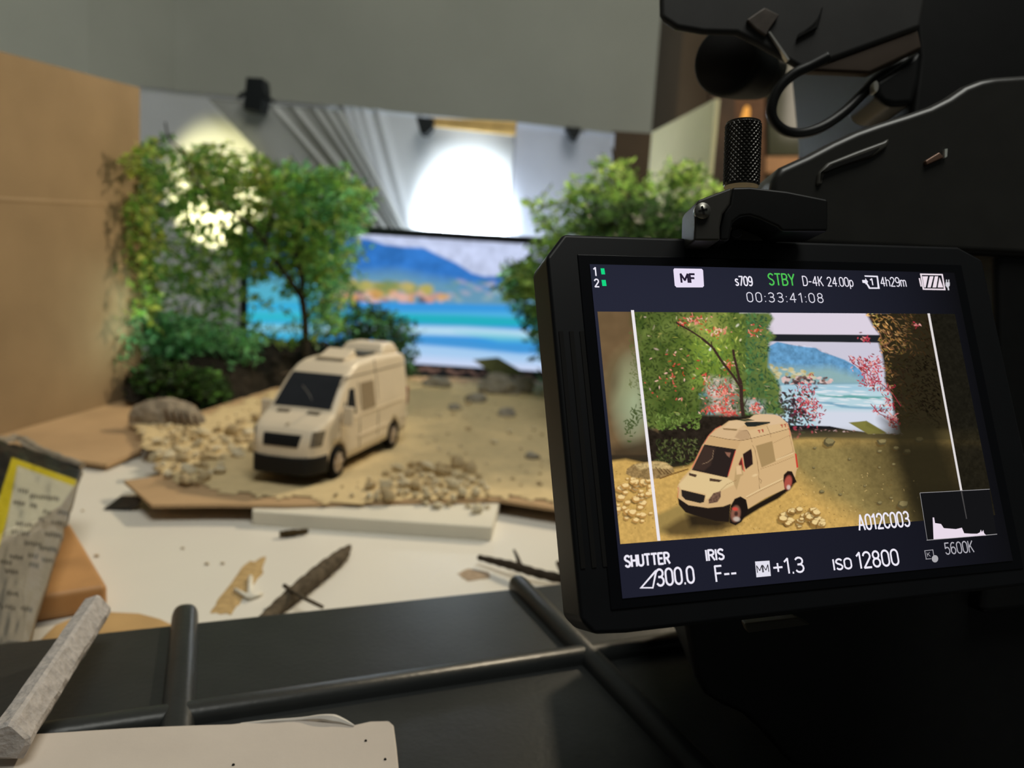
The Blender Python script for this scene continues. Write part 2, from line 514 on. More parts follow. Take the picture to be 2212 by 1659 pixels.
# fork shaped white plastic bit
v, f = join([tube_vf([on_z(541, 1247, 0.0018), on_z(540, 1288, 0.0018)], 0.0014, 8), tube_vf([on_z(508, 1274, 0.0016), on_z(538, 1290, 0.0018)], 0.0011, 8), tube_vf([on_z(566, 1281, 0.0016), on_z(538, 1291, 0.0018)], 0.0011, 8)])
tag(obj('plastic_fork_bit', v, f, mat('white_plastic', (236, 230, 214), 0.4, 0.4, 0.03), None, True), 'tiny three-armed white plastic bit lying on the streak of spilled sand', 'plastic')
# black scrap of tape under the cardboard corner
P = [on_z(224, 1099, 0.001), on_z(262, 1070, 0.004), on_z(310, 1073, 0.0075), on_z(298, 1092, 0.004), on_z(272, 1101, 0.001)]
tag(obj('tape_scrap', *prism_vf(P, (0, 0, -0.0009)), mat('black_tape', (30, 31, 31), 0.5, 0.4, 0.1)), 'black scrap of tape under the brown corner of the ground sheet', 'tape')

# ------------------------------------------------------------------ stones
RS = np.random.RandomState(21)


def rock_vf(sub, seed, sx, sy, sz, rough=0.22):
    bm = bmesh.new(); bmesh.ops.create_icosphere(bm, subdivisions=sub, radius=1.0)
    rs = np.random.RandomState(seed)
    planes = [(Vector(rs.normal(size=3)).normalized(), rs.uniform(0.62, 0.92)) for _ in range(9)]
    for vv in bm.verts:
        c = vv.co.copy()
        for nn, dd_ in planes:
            q = c.dot(nn)
            if q > dd_: c -= nn * (q - dd_)
        c *= 1 + rs.uniform(-rough, rough) * 0.4
        vv.co = Vector((c.x * sx, c.y * sy, c.z * sz))
    bm.verts.index_update()
    V = np.array([tuple(vv.co) for vv in bm.verts]); Fc = [tuple(q.index for q in fc.verts) for fc in bm.faces]
    bm.free(); return V, Fc


M_stones = [mat('pale_limestone', (228, 212, 176), 0.9, 0.1, 0.18, 120, 0.6, 600), mat('cream_limestone', (236, 222, 190), 0.9, 0.1, 0.18, 120, 0.6, 600),
            mat('tan_stone', (204, 182, 142), 0.9, 0.1, 0.2, 120, 0.6, 600)]
M_greystone = mat('grey_stone', (150, 144, 132), 0.9, 0.1, 0.25, 90, 0.8, 500)
ROCKS = []
for k in range(9):
    v, f = rock_vf(2, 100 + k, 1.0, RS.uniform(0.6, 0.95), RS.uniform(0.5, 0.8))
    me = bpy.data.meshes.new('stone'); me.from_pydata(v.tolist(), [], f); me.materials.append(M_stones[k % 3]); me.update()
    ROCKS.append(me)


def stone(px, py, spx, label, group, k=None, zoff=0.0, me=None):
    p = ground(px, py); d = np.dot(p - O, F); s = spx * d / FPX / 2
    m_ = me or ROCKS[RS.randint(len(ROCKS)) if k is None else k]
    o = bpy.data.objects.new('stone', m_); COL.objects.link(o)
    o.location = (p[0], p[1], p[2] + s * 0.42 + zoff); o.rotation_euler = (RS.uniform(-0.5, 0.5), RS.uniform(-0.5, 0.5), RS.uniform(0, 6.28))
    o.scale = (s, s, s)
    tag(o, label, 'stone', group)
    return o


ORD = 'first second third fourth fifth sixth seventh eighth ninth tenth eleventh twelfth thirteenth fourteenth fifteenth sixteenth seventeenth eighteenth nineteenth twentieth'.split()


def scatter(poly, n, s0, s1, label, group, mind=0.36, avoid=None, ends=('the cardboard',)):
    p = np.array(poly, float); got = []
    tries = 0
    while len(got) < n and tries < n * 60:
        tries += 1
        x = RS.uniform(p[:, 0].min(), p[:, 0].max()); y = RS.uniform(p[:, 1].min(), p[:, 1].max())
        if not inpoly(np.array([x]), np.array([y]), poly)[0]: continue
        if avoid is not None and inpoly(np.array([x]), np.array([y]), avoid)[0]: continue
        s = s0 + (s1 - s0) * RS.rand() ** 1.5
        if any(math.hypot(x - a, (y - b) * 1.5) < mind * (s + c) for a, b, c in got): continue
        got.append((x, y, s))
    ss = sorted(c for _, _, c in got); ys_ = sorted(b for _, b, _ in got); seen = {}
    for x, y, s in sorted(got):
        size = 'large' if s >= ss[int(len(ss) * 0.7)] else ('middling' if s >= ss[int(len(ss) * 0.35)] else 'small')
        row = 'back row' if y < ys_[len(ys_) // 3] else ('middle row' if y < ys_[2 * len(ys_) // 3] else 'front row')
        k = seen[(size, row)] = seen.get((size, row), -1) + 1
        stone(x, y, s, label % size + ', ' + row + ', ' + ORD[k] + ' from ' + ends[0], group)


scatter([(330, 950), (400, 930), (470, 930), (540, 905), (575, 900), (560, 950), (550, 985), (490, 995), (470, 1035), (420, 1050), (350, 1030), (325, 1000), (345, 975)], 58, 18, 48,
        '%s pale stone of the rubble before the van', 'rubble beside the van nose')
scatter([(300, 915), (420, 925), (410, 950), (330, 960), (305, 945)], 16, 8, 22, '%s pale stone below the bark slab', 'rubble before the bark slab')
scatter([(785, 1062), (850, 1015), (890, 1008), (940, 1000), (1010, 1008), (1045, 1040), (1062, 1075), (1000, 1082), (940, 1080), (880, 1070), (830, 1082), (790, 1078)], 60, 18, 46,
        '%s cream stone of the heap', 'heap by the sheet front edge', ends=('the van',))
scatter([(900, 880), (1000, 860), (1210, 850), (1240, 1080), (1100, 1060), (1030, 1010), (930, 980), (890, 940)], 60, 6, 18, '%s pebble on the open sand', 'pebbles on the open sand', 1.0, ends=('the van',))
scatter([(440, 925), (560, 870), (590, 860), (575, 895), (520, 910), (470, 928)], 12, 6, 16, '%s pebble below the dark bank', 'pebbles below the dark bank', 1.0)
scatter([(740, 1050), (800, 1030), (800, 1085), (720, 1084), (700, 1060)], 8, 6, 20, '%s pebble beside the front wheel', 'pebbles by the front wheel', 1.0, ends=('the bumper',))


def bigrock(px, py, wpx, hpx, seed, m, label, grp=None):
    p = ground(px, py); d = np.dot(p - O, F); sx = wpx * d / FPX / 2; sz = hpx * d / FPX
    v, f = rock_vf(3, seed, sx, sx * 0.6, sz * 0.75, 0.3)
    o = obj('rock', v + [p[0], p[1], p[2] + sz * 0.22], f, m, None)
    tag(o, label, 'rock', grp); return o


for (x, y, s_) in ((945, 1098, 30), (968, 1094, 22), (1030, 1108, 34), (1012, 1098, 20), (1052, 1100, 18), (920, 1092, 20)):
    o = stone(x, y, s_, 'cream stone fallen on the white foam board, ' + ('widest' if s_ == 34 else 'nearest the van' if x == 920 else 'at the board end' if x == 1052 else 'beside the widest' if x == 1012 else 'in the middle, big' if s_ == 30 else 'in the middle, small'), 'stones on the foam board')
    p_ = on_z(x, y, 0.0092); o.location = (p_[0], p_[1], 0.0092 + o.scale[0] * 0.5)
bigrock(945, 834, 64, 22, 5, M_greystone, 'flat greyish rock lying against the screen base behind the van')
bigrock(1075, 848, 100, 44, 6, M_greystone, 'largest grey rock of the sand, below the khaki paper')
bigrock(1128, 846, 60, 36, 7, M_greystone, 'darker humped rock beside the black monitor edge')
bigrock(1030, 868, 52, 20, 8, M_greystone, 'low grey rock in front of the largest grey rock')
bigrock(982, 884, 30, 13, 9, M_greystone, 'small flat rock on the sand behind the van tail')
bigrock(1095, 898, 40, 20, 10, M_greystone, 'olive shaded rock on the open sand past the largest rock')
bigrock(1216, 1000, 56, 40, 12, M_greystone, 'dark rock half hidden by the camera monitor edge')
bigrock(1150, 990, 36, 16, 13, M_greystone, 'small olive rock beside the dark half hidden rock')

# grey bark slab behind the rubble
slab = empty('bark_slab', tuple(ground(358, 915)), 0, 'rounded grey slab of bark and stone beside the low dark bush', 'bark')
c = ground(362, 912); wv = 0.0335
nu, nv = 36, 14
Vs = []
for j in range(nv):
    for i in range(nu):
        u = i / (nu - 1) * 2 - 1; t = j / (nv - 1) * math.pi
        prof = max(0.0, 1 - abs(u) ** 2.6) ** 0.5
        hh = 0.024 * prof * (1 - 0.25 * max(0, u)) + 0.0005
        rr = 1 + 0.22 * (vnoise(np.array([u * 7 + 20]), np.array([j * 0.6 + 3.0]), 61)[0] - 0.5)
        Vs.append((c[0] + u * wv, c[1] - math.cos(t) * 0.013 * prof * rr + u * 0.006, c[2] - 0.001 + math.sin(t) * hh * rr))
o = obj('slab', Vs, grid_faces(nu, nv)[:, ::-1].tolist(), mat('grey_bark', (150, 138, 120), 0.9, 0.1, 0.35, 150, 0.9, 500), slab, False)
v, f = rock_vf(2, 77, 0.009, 0.006, 0.007)
obj('knot', v + c + (-0.022, -0.010, 0.007), f, MATS['grey_bark'], slab)
for k in range(5):
    a = c + np.array([0.004 + k * 0.006, -0.012 + k * 0.001, 0.014 - k * 0.001])
    obj('ridge', *tube_vf([a, a + (0.004, -0.004, -0.006), a + (0.008, -0.005, -0.012)], [0.0012, 0.0016, 0.0010], 6), mat('dark_bark', (92, 76, 60), 0.9, 0.1, 0.3, 150), slab)

# ------------------------------------------------------------------ dark bank under the trees
bank = [(285, 872), (330, 858), (430, 870), (520, 866), (590, 842), (640, 826), (760, 812)]
topl = [(305, 772), (360, 766), (430, 748), (520, 738), (600, 735), (690, 738), (760, 745)]
nu, nv = 60, 12
Vs = []
for j in range(nv):
    for i in range(nu):
        t = i / (nu - 1) * (len(bank) - 1); k = min(int(t), len(bank) - 2); fr = t - k
        a = np.array(bank[k]) * (1 - fr) + np.array(bank[k + 1]) * fr
        b = np.array(topl[k]) * (1 - fr) + np.array(topl[k + 1]) * fr
        A = on_z(a[0], a[1], 0.010); B = on_y(b[0], b[1], A[1] + 0.125)
        s = j / (nv - 3)
        if j <= nv - 3:
            P = A * (1 - s) + B * s; P = P + np.array([0, -0.025 * math.sin(s * math.pi), 0.004 * math.sin(s * math.pi)])
            P = P + RS.normal(size=3) * 0.0025 * (0 < j)
        else:
            P = B + np.array([0, 0.012 * (j - nv + 3), -0.5 * (B[2] - 0.004) * (j - nv + 3)])
        Vs.append(P)
o = grid_obj('soil_bank', np.array(Vs), nu, nv, mat('dark_soil', (40, 36, 30), 0.95, 0.08, 0.4, 80, 0.9, 300))
tag(o, 'dark soil bank rising behind the bark slab and the van', 'bank')

# ------------------------------------------------------------------ computer monitor with the seascape
YS = 1.22
X0, X1, Z0, Z1 = -0.452, 0.085, 0.0, 0.239
BZ = 0.0125
mon = empty('computer_monitor', (-0.18, YS + 0.03, 0), 0, 'large black computer monitor showing a blue bay behind the set', 'monitor')
M_bez = mat('bezel_black', (24, 28, 38), 0.35, 0.5, 0.05, 60)
cx, cz = (X0 + X1) / 2, (Z0 + Z1) / 2
bz = [box_vf((cx, YS, Z1 - BZ / 2), (X1 - X0, 0.016, BZ)), box_vf((cx, YS, Z0 + 0.011), (X1 - X0, 0.016, 0.022)),
      box_vf((X0 + BZ / 2, YS, cz + 0.005), (BZ, 0.016, Z1 - Z0 - 0.0345)), box_vf((X1 - BZ / 2, YS, cz + 0.005), (BZ, 0.016, Z1 - Z0 - 0.0345))]
for nme, q in zip(('top_bezel', 'bottom_bezel', 'side_bezel', 'side_bezel'), bz):
    bevel(obj(nme, *q, M_bez, mon), 0.001)
o = obj('housing', *box_vf((cx, YS + 0.024, cz), (X1 - X0 - 0.01, 0.030, Z1 - Z0 - 0.01)), M_black, mon); bevel(o, 0.004)
nu, nv = 250, 110
ux = np.linspace(X0 + BZ - 0.0005, X1 - BZ + 0.0005, nu); vz = np.linspace(Z1 - BZ + 0.0005, Z0 + 0.0215, nv)
GX, GZ = np.meshgrid(ux, vz)
P = np.stack([GX, np.full_like(GX, YS - 0.004), GZ], -1).reshape(-1, 3)
pt = Painter(*proj(P), base=(196, 206, 236))
pt.fill([(400, 500), (760, 512), (800, 518), (830, 528), (870, 533), (915, 535), (945, 550), (985, 568), (1020, 590), (1045, 597), (1075, 597), (1105, 605), (1130, 620), (1160, 640), (1300, 668), (1300, 690), (400, 690)], (52, 118, 196), 1, 2)
pt.mottle([(400, 505), (1200, 505), (1200, 660), (400, 660)], 0.25, 18, 5)
pt.fill([(400, 600), (860, 585), (930, 600), (1000, 612), (1080, 625), (1300, 655), (1300, 690), (400, 690)], (112, 160, 178), 0.8, 14)
for k in range(60):
    x = RS.uniform(700, 925); y = 625 - (925 - x) * 0.10 * RS.rand() + RS.uniform(-6, 12)
    pt.dab(x, y, RS.uniform(8, 18), RS.uniform(5, 11), RS.uniform(-0.4, 0.4), [(178, 170, 92), (150, 150, 82), (196, 178, 110), (120, 140, 84)][k % 4], 0.75)
for k in range(26):
    x = RS.uniform(960, 1130)
    pt.dab(x, RS.uniform(608, 650), RS.uniform(6, 15), RS.uniform(3, 6), RS.uniform(-0.2, 0.5), [(150, 176, 176), (176, 170, 190), (96, 146, 150)][k % 3], 0.6)
for k in range(60):
    x = RS.uniform(700, 965)
    pt.dab(x, 644 + RS.uniform(-14, 10), RS.uniform(5, 14), RS.uniform(3, 9), RS.uniform(-0.3, 0.3), [(226, 176, 160), (206, 152, 132), (96, 84, 96), (232, 186, 168), (210, 160, 90)][k % 5], 0.8)
pt.fill([(400, 655), (760, 652), (950, 655), (1300, 664), (1300, 860), (400, 860)], (58, 152, 222), 1, 2)
pt.fill([(400, 668), (1300, 676), (1300, 690), (900, 686), (400, 684)], (84, 180, 226), 0.9, 4)
pt.fill([(880, 678), (1000, 681), (1180, 690), (1180, 704), (1050, 704), (900, 698), (820, 694), (400, 690), (400, 676)], (36, 176, 190), 0.95, 4)
pt.fill([(400, 700), (860, 703), (1000, 706), (1180, 716), (1300, 722), (1300, 736), (1080, 728), (880, 722), (400, 716)], (184, 220, 240), 0.95, 4)
pt.fill([(400, 724), (900, 730), (1000, 735), (1060, 745), (1180, 752), (1300, 756), (1300, 764), (1080, 756), (960, 744), (400, 738)], (70, 150, 214), 0.95, 3)
pt.fill([(980, 716), (1100, 722), (1180, 732), (1180, 740), (1080, 738)], (112, 206, 214), 0.6, 5)
pt.fill([(400, 742), (900, 744), (1000, 752), (1120, 764), (1300, 768), (1300, 870), (400, 870)], (166, 204, 240), 1, 4)
pt.fill([(400, 772), (900, 770), (1300, 796), (1300, 870), (400, 870)], (206, 216, 244), 0.9, 10)
pt.fill([(500, 600), (700, 600), (700, 790), (500, 790)], (60, 190, 214), 0.55, 30)
grid_obj('screen', P, nu, nv, emit_mat('seascape_screen', strength=1.0, attr='Col'), mon, cols=pt.C, flip=False)

# driftwood debris along the foot of the screen, and the khaki folded paper
for k, (x, y, L) in enumerate([(900, 806, 40), (935, 808, 34), (985, 814, 46), (1030, 815, 36), (1120, 822, 40), (1155, 824, 34)]):
    a = on_y(x - L / 2, y + RS.uniform(-3, 3), 1.195); b = on_y(x + L / 2, y + RS.uniform(-2, 5), 1.19); mid = (a + b) / 2 + (0, 0, 0.004)
    a[2] = max(a[2], 0.0185); b[2] = max(b[2], 0.0185)
    o = obj('driftwood', *tube_vf([a, mid, b], [0.003, 0.004, 0.002], 7), mat('pinkish_wood', (150, 116, 108), 0.9, 0.1, 0.3, 100), None)
    tag(o, 'thin pinkish wood shred below the screen, %s from the van' % ('first', 'second', 'third', 'fourth', 'fifth', 'sixth')[k], 'twig', 'wood shreds below the screen')
kp = empty('khaki_paper', tuple(on_y(1075, 806, 1.17)), 0, 'folded khaki paper canopy standing before the foot of the screen', 'paper')
M_khaki = mat('khaki_paper', (120, 120, 78), 0.8, 0.1, 0.08, 60, trans=0.15)
a, b, c_, d_, e_ = on_y(1021, 777, 1.16), on_y(1076, 772, 1.165), on_y(1133, 805, 1.155), on_y(1062, 806, 1.14), on_y(1110, 811, 1.145)
obj('panel', *prism_vf([a, b, d_], (0, 0.0012, 0)), M_khaki, kp)
obj('panel', *prism_vf([b, c_, e_, d_], (0, 0.0012, 0)), M_khaki, kp)

# ------------------------------------------------------------------ hung backdrop
YP = 1.37
M_paper = mat('backdrop_paper', (214, 216, 220), 0.85, 0.1, 0.04, 10, trans=0.15)


def sheet(name, xa, ya_, xb, yb_, Y, zlo, m, nu=60, nv=40, wav=None, parent=None, slant=0.0):
    A = on_y(xa, ya_, Y); B = on_y(xb, yb_, Y)
    P = []
    for j in range(nv):
        for i in range(nu):
            t = i / (nu - 1); s = j / (nv - 1)
            q = A * (1 - t) + B * t
            z = q[2] * (1 - s) + zlo * s
            y = Y + (wav(q[0], z, t, s) if wav else 0)
            P.append((q[0] + slant * (1 - 0.45 * t) * s, y, z))
    n = len(P); P2 = [(x, y + 0.0006, z) for x, y, z in P]
    f = grid_faces(nu, nv); f2 = f[:, ::-1] + n
    edge = []
    ring = [i for i in range(nu)] + [j * nu + nu - 1 for j in range(1, nv)] + [(nv - 1) * nu + i for i in range(nu - 2, -1, -1)] + [j * nu for j in range(nv - 2, 0, -1)]
    for k in range(len(ring)):
        p_, q_ = ring[k], ring[(k + 1) % len(ring)]; edge.append((q_, p_, p_ + n, q_ + n))
    return obj(name, np.array(P + P2), f[:, ::-1].tolist() + f2[:, ::-1].tolist() + edge, m, parent, True)


o = sheet('paper_backdrop', 300, 186, 1118, 268, YP, 0.001, M_paper, 220, 40, wav=lambda x, z, t, s: 0.006 * math.sin(x * 11) * s - sum(0.010 * math.exp(-((t - t0 - 0.22 * s) / 0.010) ** 2) * math.exp(-s * 2.2) for t0 in (0.545, 0.568, 0.592, 0.63)))
tag(o, 'wide white paper backdrop hung behind trees and monitor, brightly lit above the screen', 'paper')
o = sheet('tracing_paper', 1112, 264, 1328, 288, YP - 0.010, 0.03, mat('tracing_paper', (206, 210, 226), 0.8, 0.15, 0.05, 14, trans=0.2), 30, 30, wav=lambda x, z, t, s: 0.008 * math.sin(t * 5 + s * 3) * s)
tag(o, 'bluish sheet of tracing paper hung beside the wooden slat, above the leafy bush', 'paper')


def filmwave(x, z, t, s):
    g = 0.0
    for (t0, sl, wd, am) in ((0.78, 0.10, 0.020, 0.014), (0.87, 0.06, 0.018, 0.016), (0.95, 0.03, 0.018, 0.014), (0.62, 0.16, 0.03, 0.012), (0.46, 0.20, 0.03, 0.008)):
        g -= am * math.exp(-((t - t0 - sl * s) / wd) ** 2) * (0.4 + 0.6 * s)
    return g - 0.004 * math.sin(t * 9 + s * 4)


M_film = bpy.data.materials.new('clear_film'); M_film.use_nodes = True
nt = M_film.node_tree; pb = nt.nodes['Principled BSDF']; pb.inputs['Base Color'].default_value = (0.50, 0.50, 0.48, 1); pb.inputs['Roughness'].default_value = 0.3
tr = nt.nodes.new('ShaderNodeBsdfTransparent'); tr.inputs[0].default_value = (0.86, 0.87, 0.86, 1)
ms = nt.nodes.new('ShaderNodeMixShader'); ms.inputs[0].default_value = 0.40
nt.links.new(pb.outputs[0], ms.inputs[1]); nt.links.new(tr.outputs[0], ms.inputs[2]); nt.links.new(ms.outputs[0], nt.nodes['Material Output'].inputs['Surface'])
o = sheet('plastic_film', 448, 212, 742, 240, YP - 0.025, 0.14, M_film, 120, 50, wav=filmwave, slant=0.33)
tag(o, 'greyish see-through plastic film hung in slanting folds under the big black clamp', 'plastic')
sl = empty('pine_strip', tuple(on_y(1022, 274, 1.345)), 0, 'pale wooden slat clipped along the top edge of the backdrop', 'slat')
obj('board', *prism_vf([on_y(928, 254, 1.338), on_y(1116, 263, 1.338), on_y(1113, 291, 1.338), on_y(934, 271, 1.338)], (0, 0.012, 0)), mat('pine', (224, 186, 118), 0.6, 0.3, 0.15, 50), sl)
obj('groove_shade', *prism_vf([on_y(930, 262, 1.3372), on_y(1115, 275, 1.3372), on_y(1115, 278, 1.3372), on_y(930, 265, 1.3372)], (0, 0.0012, 0)), mat('pine_shadow', (150, 116, 66), 0.7, 0.2, 0.1, 50), sl)  # darker strip, the groove's shade put into its colour

# clips
clampo = empty('black_clamp', tuple(on_y(548, 205, 1.32)), 0, 'big black clamp gripping the top of the plastic film', 'clamp')
M_clip = mat('clip_black', (26, 30, 32), 0.5, 0.3, 0.05)
o = obj('jaw', *prism_vf([on_y(531, 166, 1.315), on_y(568, 168, 1.315), on_y(571, 200, 1.315), on_y(564, 241, 1.315), on_y(524, 236, 1.315), on_y(528, 200, 1.315)], (0, 0.035, 0)), M_clip, clampo); bevel(o, 0.002)
obj('handle', *tube_vf([on_y(566, 200, 1.32), on_y(578, 212, 1.318), on_y(592, 220, 1.316)], [0.004, 0.004, 0.003], 8), M_clip, clampo, True)
obj('handle', *tube_vf([on_y(530, 200, 1.32), on_y(520, 206, 1.318), on_y(516, 214, 1.316)], [0.004, 0.004, 0.003], 8), M_clip, clampo, True)
for lab, q in (('small black binder clip at the near end of the wooden slat', [(898, 252), (938, 256), (934, 276), (920, 290), (908, 288)]), ('small black binder clip on the tracing paper', [(1220, 273), (1256, 276), (1252, 288), (1244, 301), (1234, 298)])):
    c = empty('binder_clip', tuple(on_y(q[0][0], q[0][1], 1.33)), 0, lab, 'clip', 'binder clips along the backdrop')
    o = obj('clip_body', *prism_vf([on_y(x, y, 1.325) for x, y in q], (0, 0.03, 0)), M_clip, c); bevel(o, 0.001)
    mx = (q[0][0] + q[1][0]) / 2
    obj('wire_arm', *tube_vf([on_y(mx - 9, q[0][1] + 1, 1.34), on_y(mx - 5, q[0][1] - 9, 1.343), on_y(mx + 5, q[0][1] - 8, 1.343), on_y(mx + 9, q[0][1] + 3, 1.34)], 0.0009, 6), M_metal, c, True)

# brown board and pale panel on the far side of the set
o = wall('brown_board', on_y(1322, 300, 1.40)[0], 1.40, on_y(1408, 300, 1.40)[0], 1.40, 0.0, on_y(1360, 285, 1.40)[2], 0.008, mat('brown_board', (92, 78, 64), 0.8, 0.1, 0.1, 20))
del o['kind']; tag(o, 'dark brown board standing between tracing paper and pale panel', 'board')
pa = on_y(1408, 286, 1.30); pb_ = on_y(1546, 213, 1.07)
th_ = np.array([0.007, 0.003, 0])
o = obj('pale_panel', *prism_vf([(pa[0], pa[1], 0.0), (pb_[0], pb_[1], 0.0), pb_, pa], th_), mat('pale_panel', (240, 230, 186), 0.8, 0.1, 0.04, 14))
tag(o, 'pale yellowish panel standing upright at the far side of the set', 'panel')
q0 = pa * 0.24 + pb_ * 0.76
o = obj('dark_sliver', *prism_vf([on_y(1504, 372, 1.125), on_y(1507, 310, 1.125), on_y(1513, 284, 1.125), on_y(1520, 312, 1.125), on_y(1520, 372, 1.125)], (0, 0.006, 0)), mat('slate_blue', (58, 62, 78), 0.6, 0.3, 0.05))  # thin dark upright with a pointed top
tag(o, 'dark pointed peg standing against the pale panel', 'sliver')

# ------------------------------------------------------------------ foliage
M_leafs = {
    'bright': mat('leaf_bright', None, 0.4, 0.4, 0.1, 100, trans=0.62, attr='Col'),
}
M_twig = mat('twig_bark', (46, 42, 34), 0.85, 0.1, 0.2, 120)


def leaf_mass(poly, y0, y1, n, per, L, cols, seed, zmin=0.02, holes=(), slant=0.0, edge=12):
    """sprays of small leaves whose twigs start inside a region; returns leaves (V, F, C) and twigs (V, F)."""
    rs = np.random.RandomState(seed); p = np.array(poly, float)
    V, Fc, C, TW = [], [], [], []
    cl = lin(cols)
    cnt = 0; tries = 0
    while cnt < n and tries < n * 40:
        tries += 1
        x = rs.uniform(p[:, 0].min(), p[:, 0].max()); y = rs.uniform(p[:, 1].min(), p[:, 1].max())
        if not inpoly(np.array([x]), np.array([y]), poly)[0]: continue
        if any(((x - a) / c) ** 2 + ((y - b) / d) ** 2 < 1 and rs.rand() < pr for a, b, c, d, pr in holes): continue
        yy = rs.uniform(y0, y1)
        c0 = on_y(x, y, yy)
        if c0[2] < zmin: continue
        cnt += 1
        th = rs.uniform(0, 2 * math.pi); el = rs.uniform(-0.6, 0.5)
        d = np.array([math.cos(th) * math.cos(el), math.sin(th) * math.cos(el) * 0.6, math.sin(el)]); d /= np.linalg.norm(d)
        ln = L * rs.uniform(2.2, 4.2)
        a = c0 - d * ln / 2; bend = rs.normal(size=3) * 0.15
        tone = rs.randint(len(cl)); br = rs.uniform(0.75, 1.25)
        pts = [a, a + d * ln * 0.5 + bend * ln * 0.3, a + d * ln + bend * ln * 0.2 - (0, 0, ln * 0.12)]
        TW.append(tube_vf(pts, [0.0007, 0.0006, 0.0003], 3, False))
        for k in range(per):
            t = (k + 0.5) / per
            base = pts[0] * (1 - t) ** 2 + 2 * pts[1] * t * (1 - t) + pts[2] * t * t
            if base[2] < 0.006: continue
            side = rs.normal(size=3); side -= d * (side @ d); side /= np.linalg.norm(side) + 1e-9
            ld = side * 0.85 + d * 0.55 + np.array([0, 0, -0.15]); ld /= np.linalg.norm(ld)
            wv_ = np.cross(ld, rs.normal(size=3)); wv_ /= np.linalg.norm(wv_) + 1e-9
            l = L * rs.uniform(0.6, 1.15); wd = l * rs.uniform(0.20, 0.30)
            nrm = np.cross(ld, wv_); b = len(V)
            V += [base, base + ld * l * 0.45 + wv_ * wd, base + ld * l - nrm * l * 0.12, base + ld * l * 0.45 - wv_ * wd]
            Fc += [(b, b + 1, b + 2), (b, b + 2, b + 3)]
            cc = cl[tone if rs.rand() < 0.7 else rs.randint(len(cl))] * br * rs.uniform(0.8, 1.2)
            C += [cc] * 4
    return V, Fc, C, TW


def grow(root, masses, twig_extra=()):
    V, Fc, C, TW = [], [], [], list(twig_extra)
    for (v, f, c, t) in masses:
        n = len(V); V += list(v); C += list(c); Fc += [tuple(i + n for i in q) for q in f]; TW += t
    V = np.array(V)
    V[:, 2] = np.maximum(V[:, 2], 0.004); near_wall = V[:, 1] < cb1[1] + 0.02
    V[near_wall, 0] = np.maximum(V[near_wall, 0], cb1[0] + 0.004)
    o = obj('foliage', V, Fc, M_leafs['bright'], root, False, cols=np.clip(np.array(C), 0, 1)); o['kind'] = 'stuff'
    v, f = join(TW)
    o = obj('twigs', v, f, M_twig, root); o['kind'] = 'stuff'


GREENS = [(150, 196, 92), (126, 180, 84), (168, 202, 100), (112, 166, 84), (184, 206, 108)]
YELLOW_LIT = [(196, 206, 96), (176, 196, 92), (206, 214, 120)]  # yellow lamplight put into the leaf colours
TEAL_LIT = [(146, 216, 152), (132, 204, 142), (164, 222, 154), (122, 192, 132)]  # teal screen glow put into the leaf colours
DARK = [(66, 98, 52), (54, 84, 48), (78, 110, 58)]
LT = [(285, 310), (330, 292), (400, 325), (470, 305), (540, 335), (600, 358), (660, 350), (720, 355), (765, 382), (795, 410), (812, 440), (785, 480), (768, 510), (770, 560), (748, 590), (738, 640), (755, 680), (735, 715), (690, 735), (560, 735), (530, 732), (450, 765), (400, 765), (320, 745), (292, 700), (285, 640), (268, 560), (272, 470), (280, 390)]
t1 = empty('tree_branch', tuple(on_y(660, 745, 0.96)), 0, 'large leafy forked branch standing as a tree behind the van', 'tree')
obj('trunk', *tube_vf(smooth_path([on_y(662, 772, 0.95), on_y(660, 735, 0.955), on_y(659, 690, 0.96), on_y(653, 645, 0.96), on_y(648, 632, 0.96)]), np.linspace(0.0052, 0.0042, 25), 10), M_twig, t1, True)
obj('limb', *tube_vf(smooth_path([on_y(652, 645, 0.96), on_y(630, 610, 0.955), on_y(595, 562, 0.95), on_y(570, 520, 0.945), on_y(540, 488, 0.945), on_y(490, 450, 0.95), on_y(430, 400, 0.96), on_y(395, 330, 0.97), on_y(366, 300, 0.975), on_y(357, 264, 0.98)]), np.linspace(0.0038, 0.0010, 55), 8), M_twig, t1, True)
obj('limb', *tube_vf(smooth_path([on_y(653, 645, 0.96), on_y(652, 600, 0.965), on_y(642, 560, 0.97), on_y(640, 534, 0.97)]), np.linspace(0.0036, 0.0028, 19), 8), M_twig, t1, True)
obj('limb', *tube_vf(smooth_path([on_y(640, 536, 0.97), on_y(660, 470, 0.99), on_y(700, 420, 1.0)]), np.linspace(0.0026, 0.0010, 13), 6), M_twig, t1, True)
obj('limb', *tube_vf(smooth_path([on_y(572, 522, 0.945), on_y(585, 480, 0.95), on_y(590, 430, 0.96)]), np.linspace(0.0022, 0.0008, 13), 6), M_twig, t1, True)
HL = [(580, 665, 62, 62, 0.72), (520, 450, 70, 60, 0.3), (345, 640, 50, 40, 0.45), (640, 650, 60, 80, 0.55)]
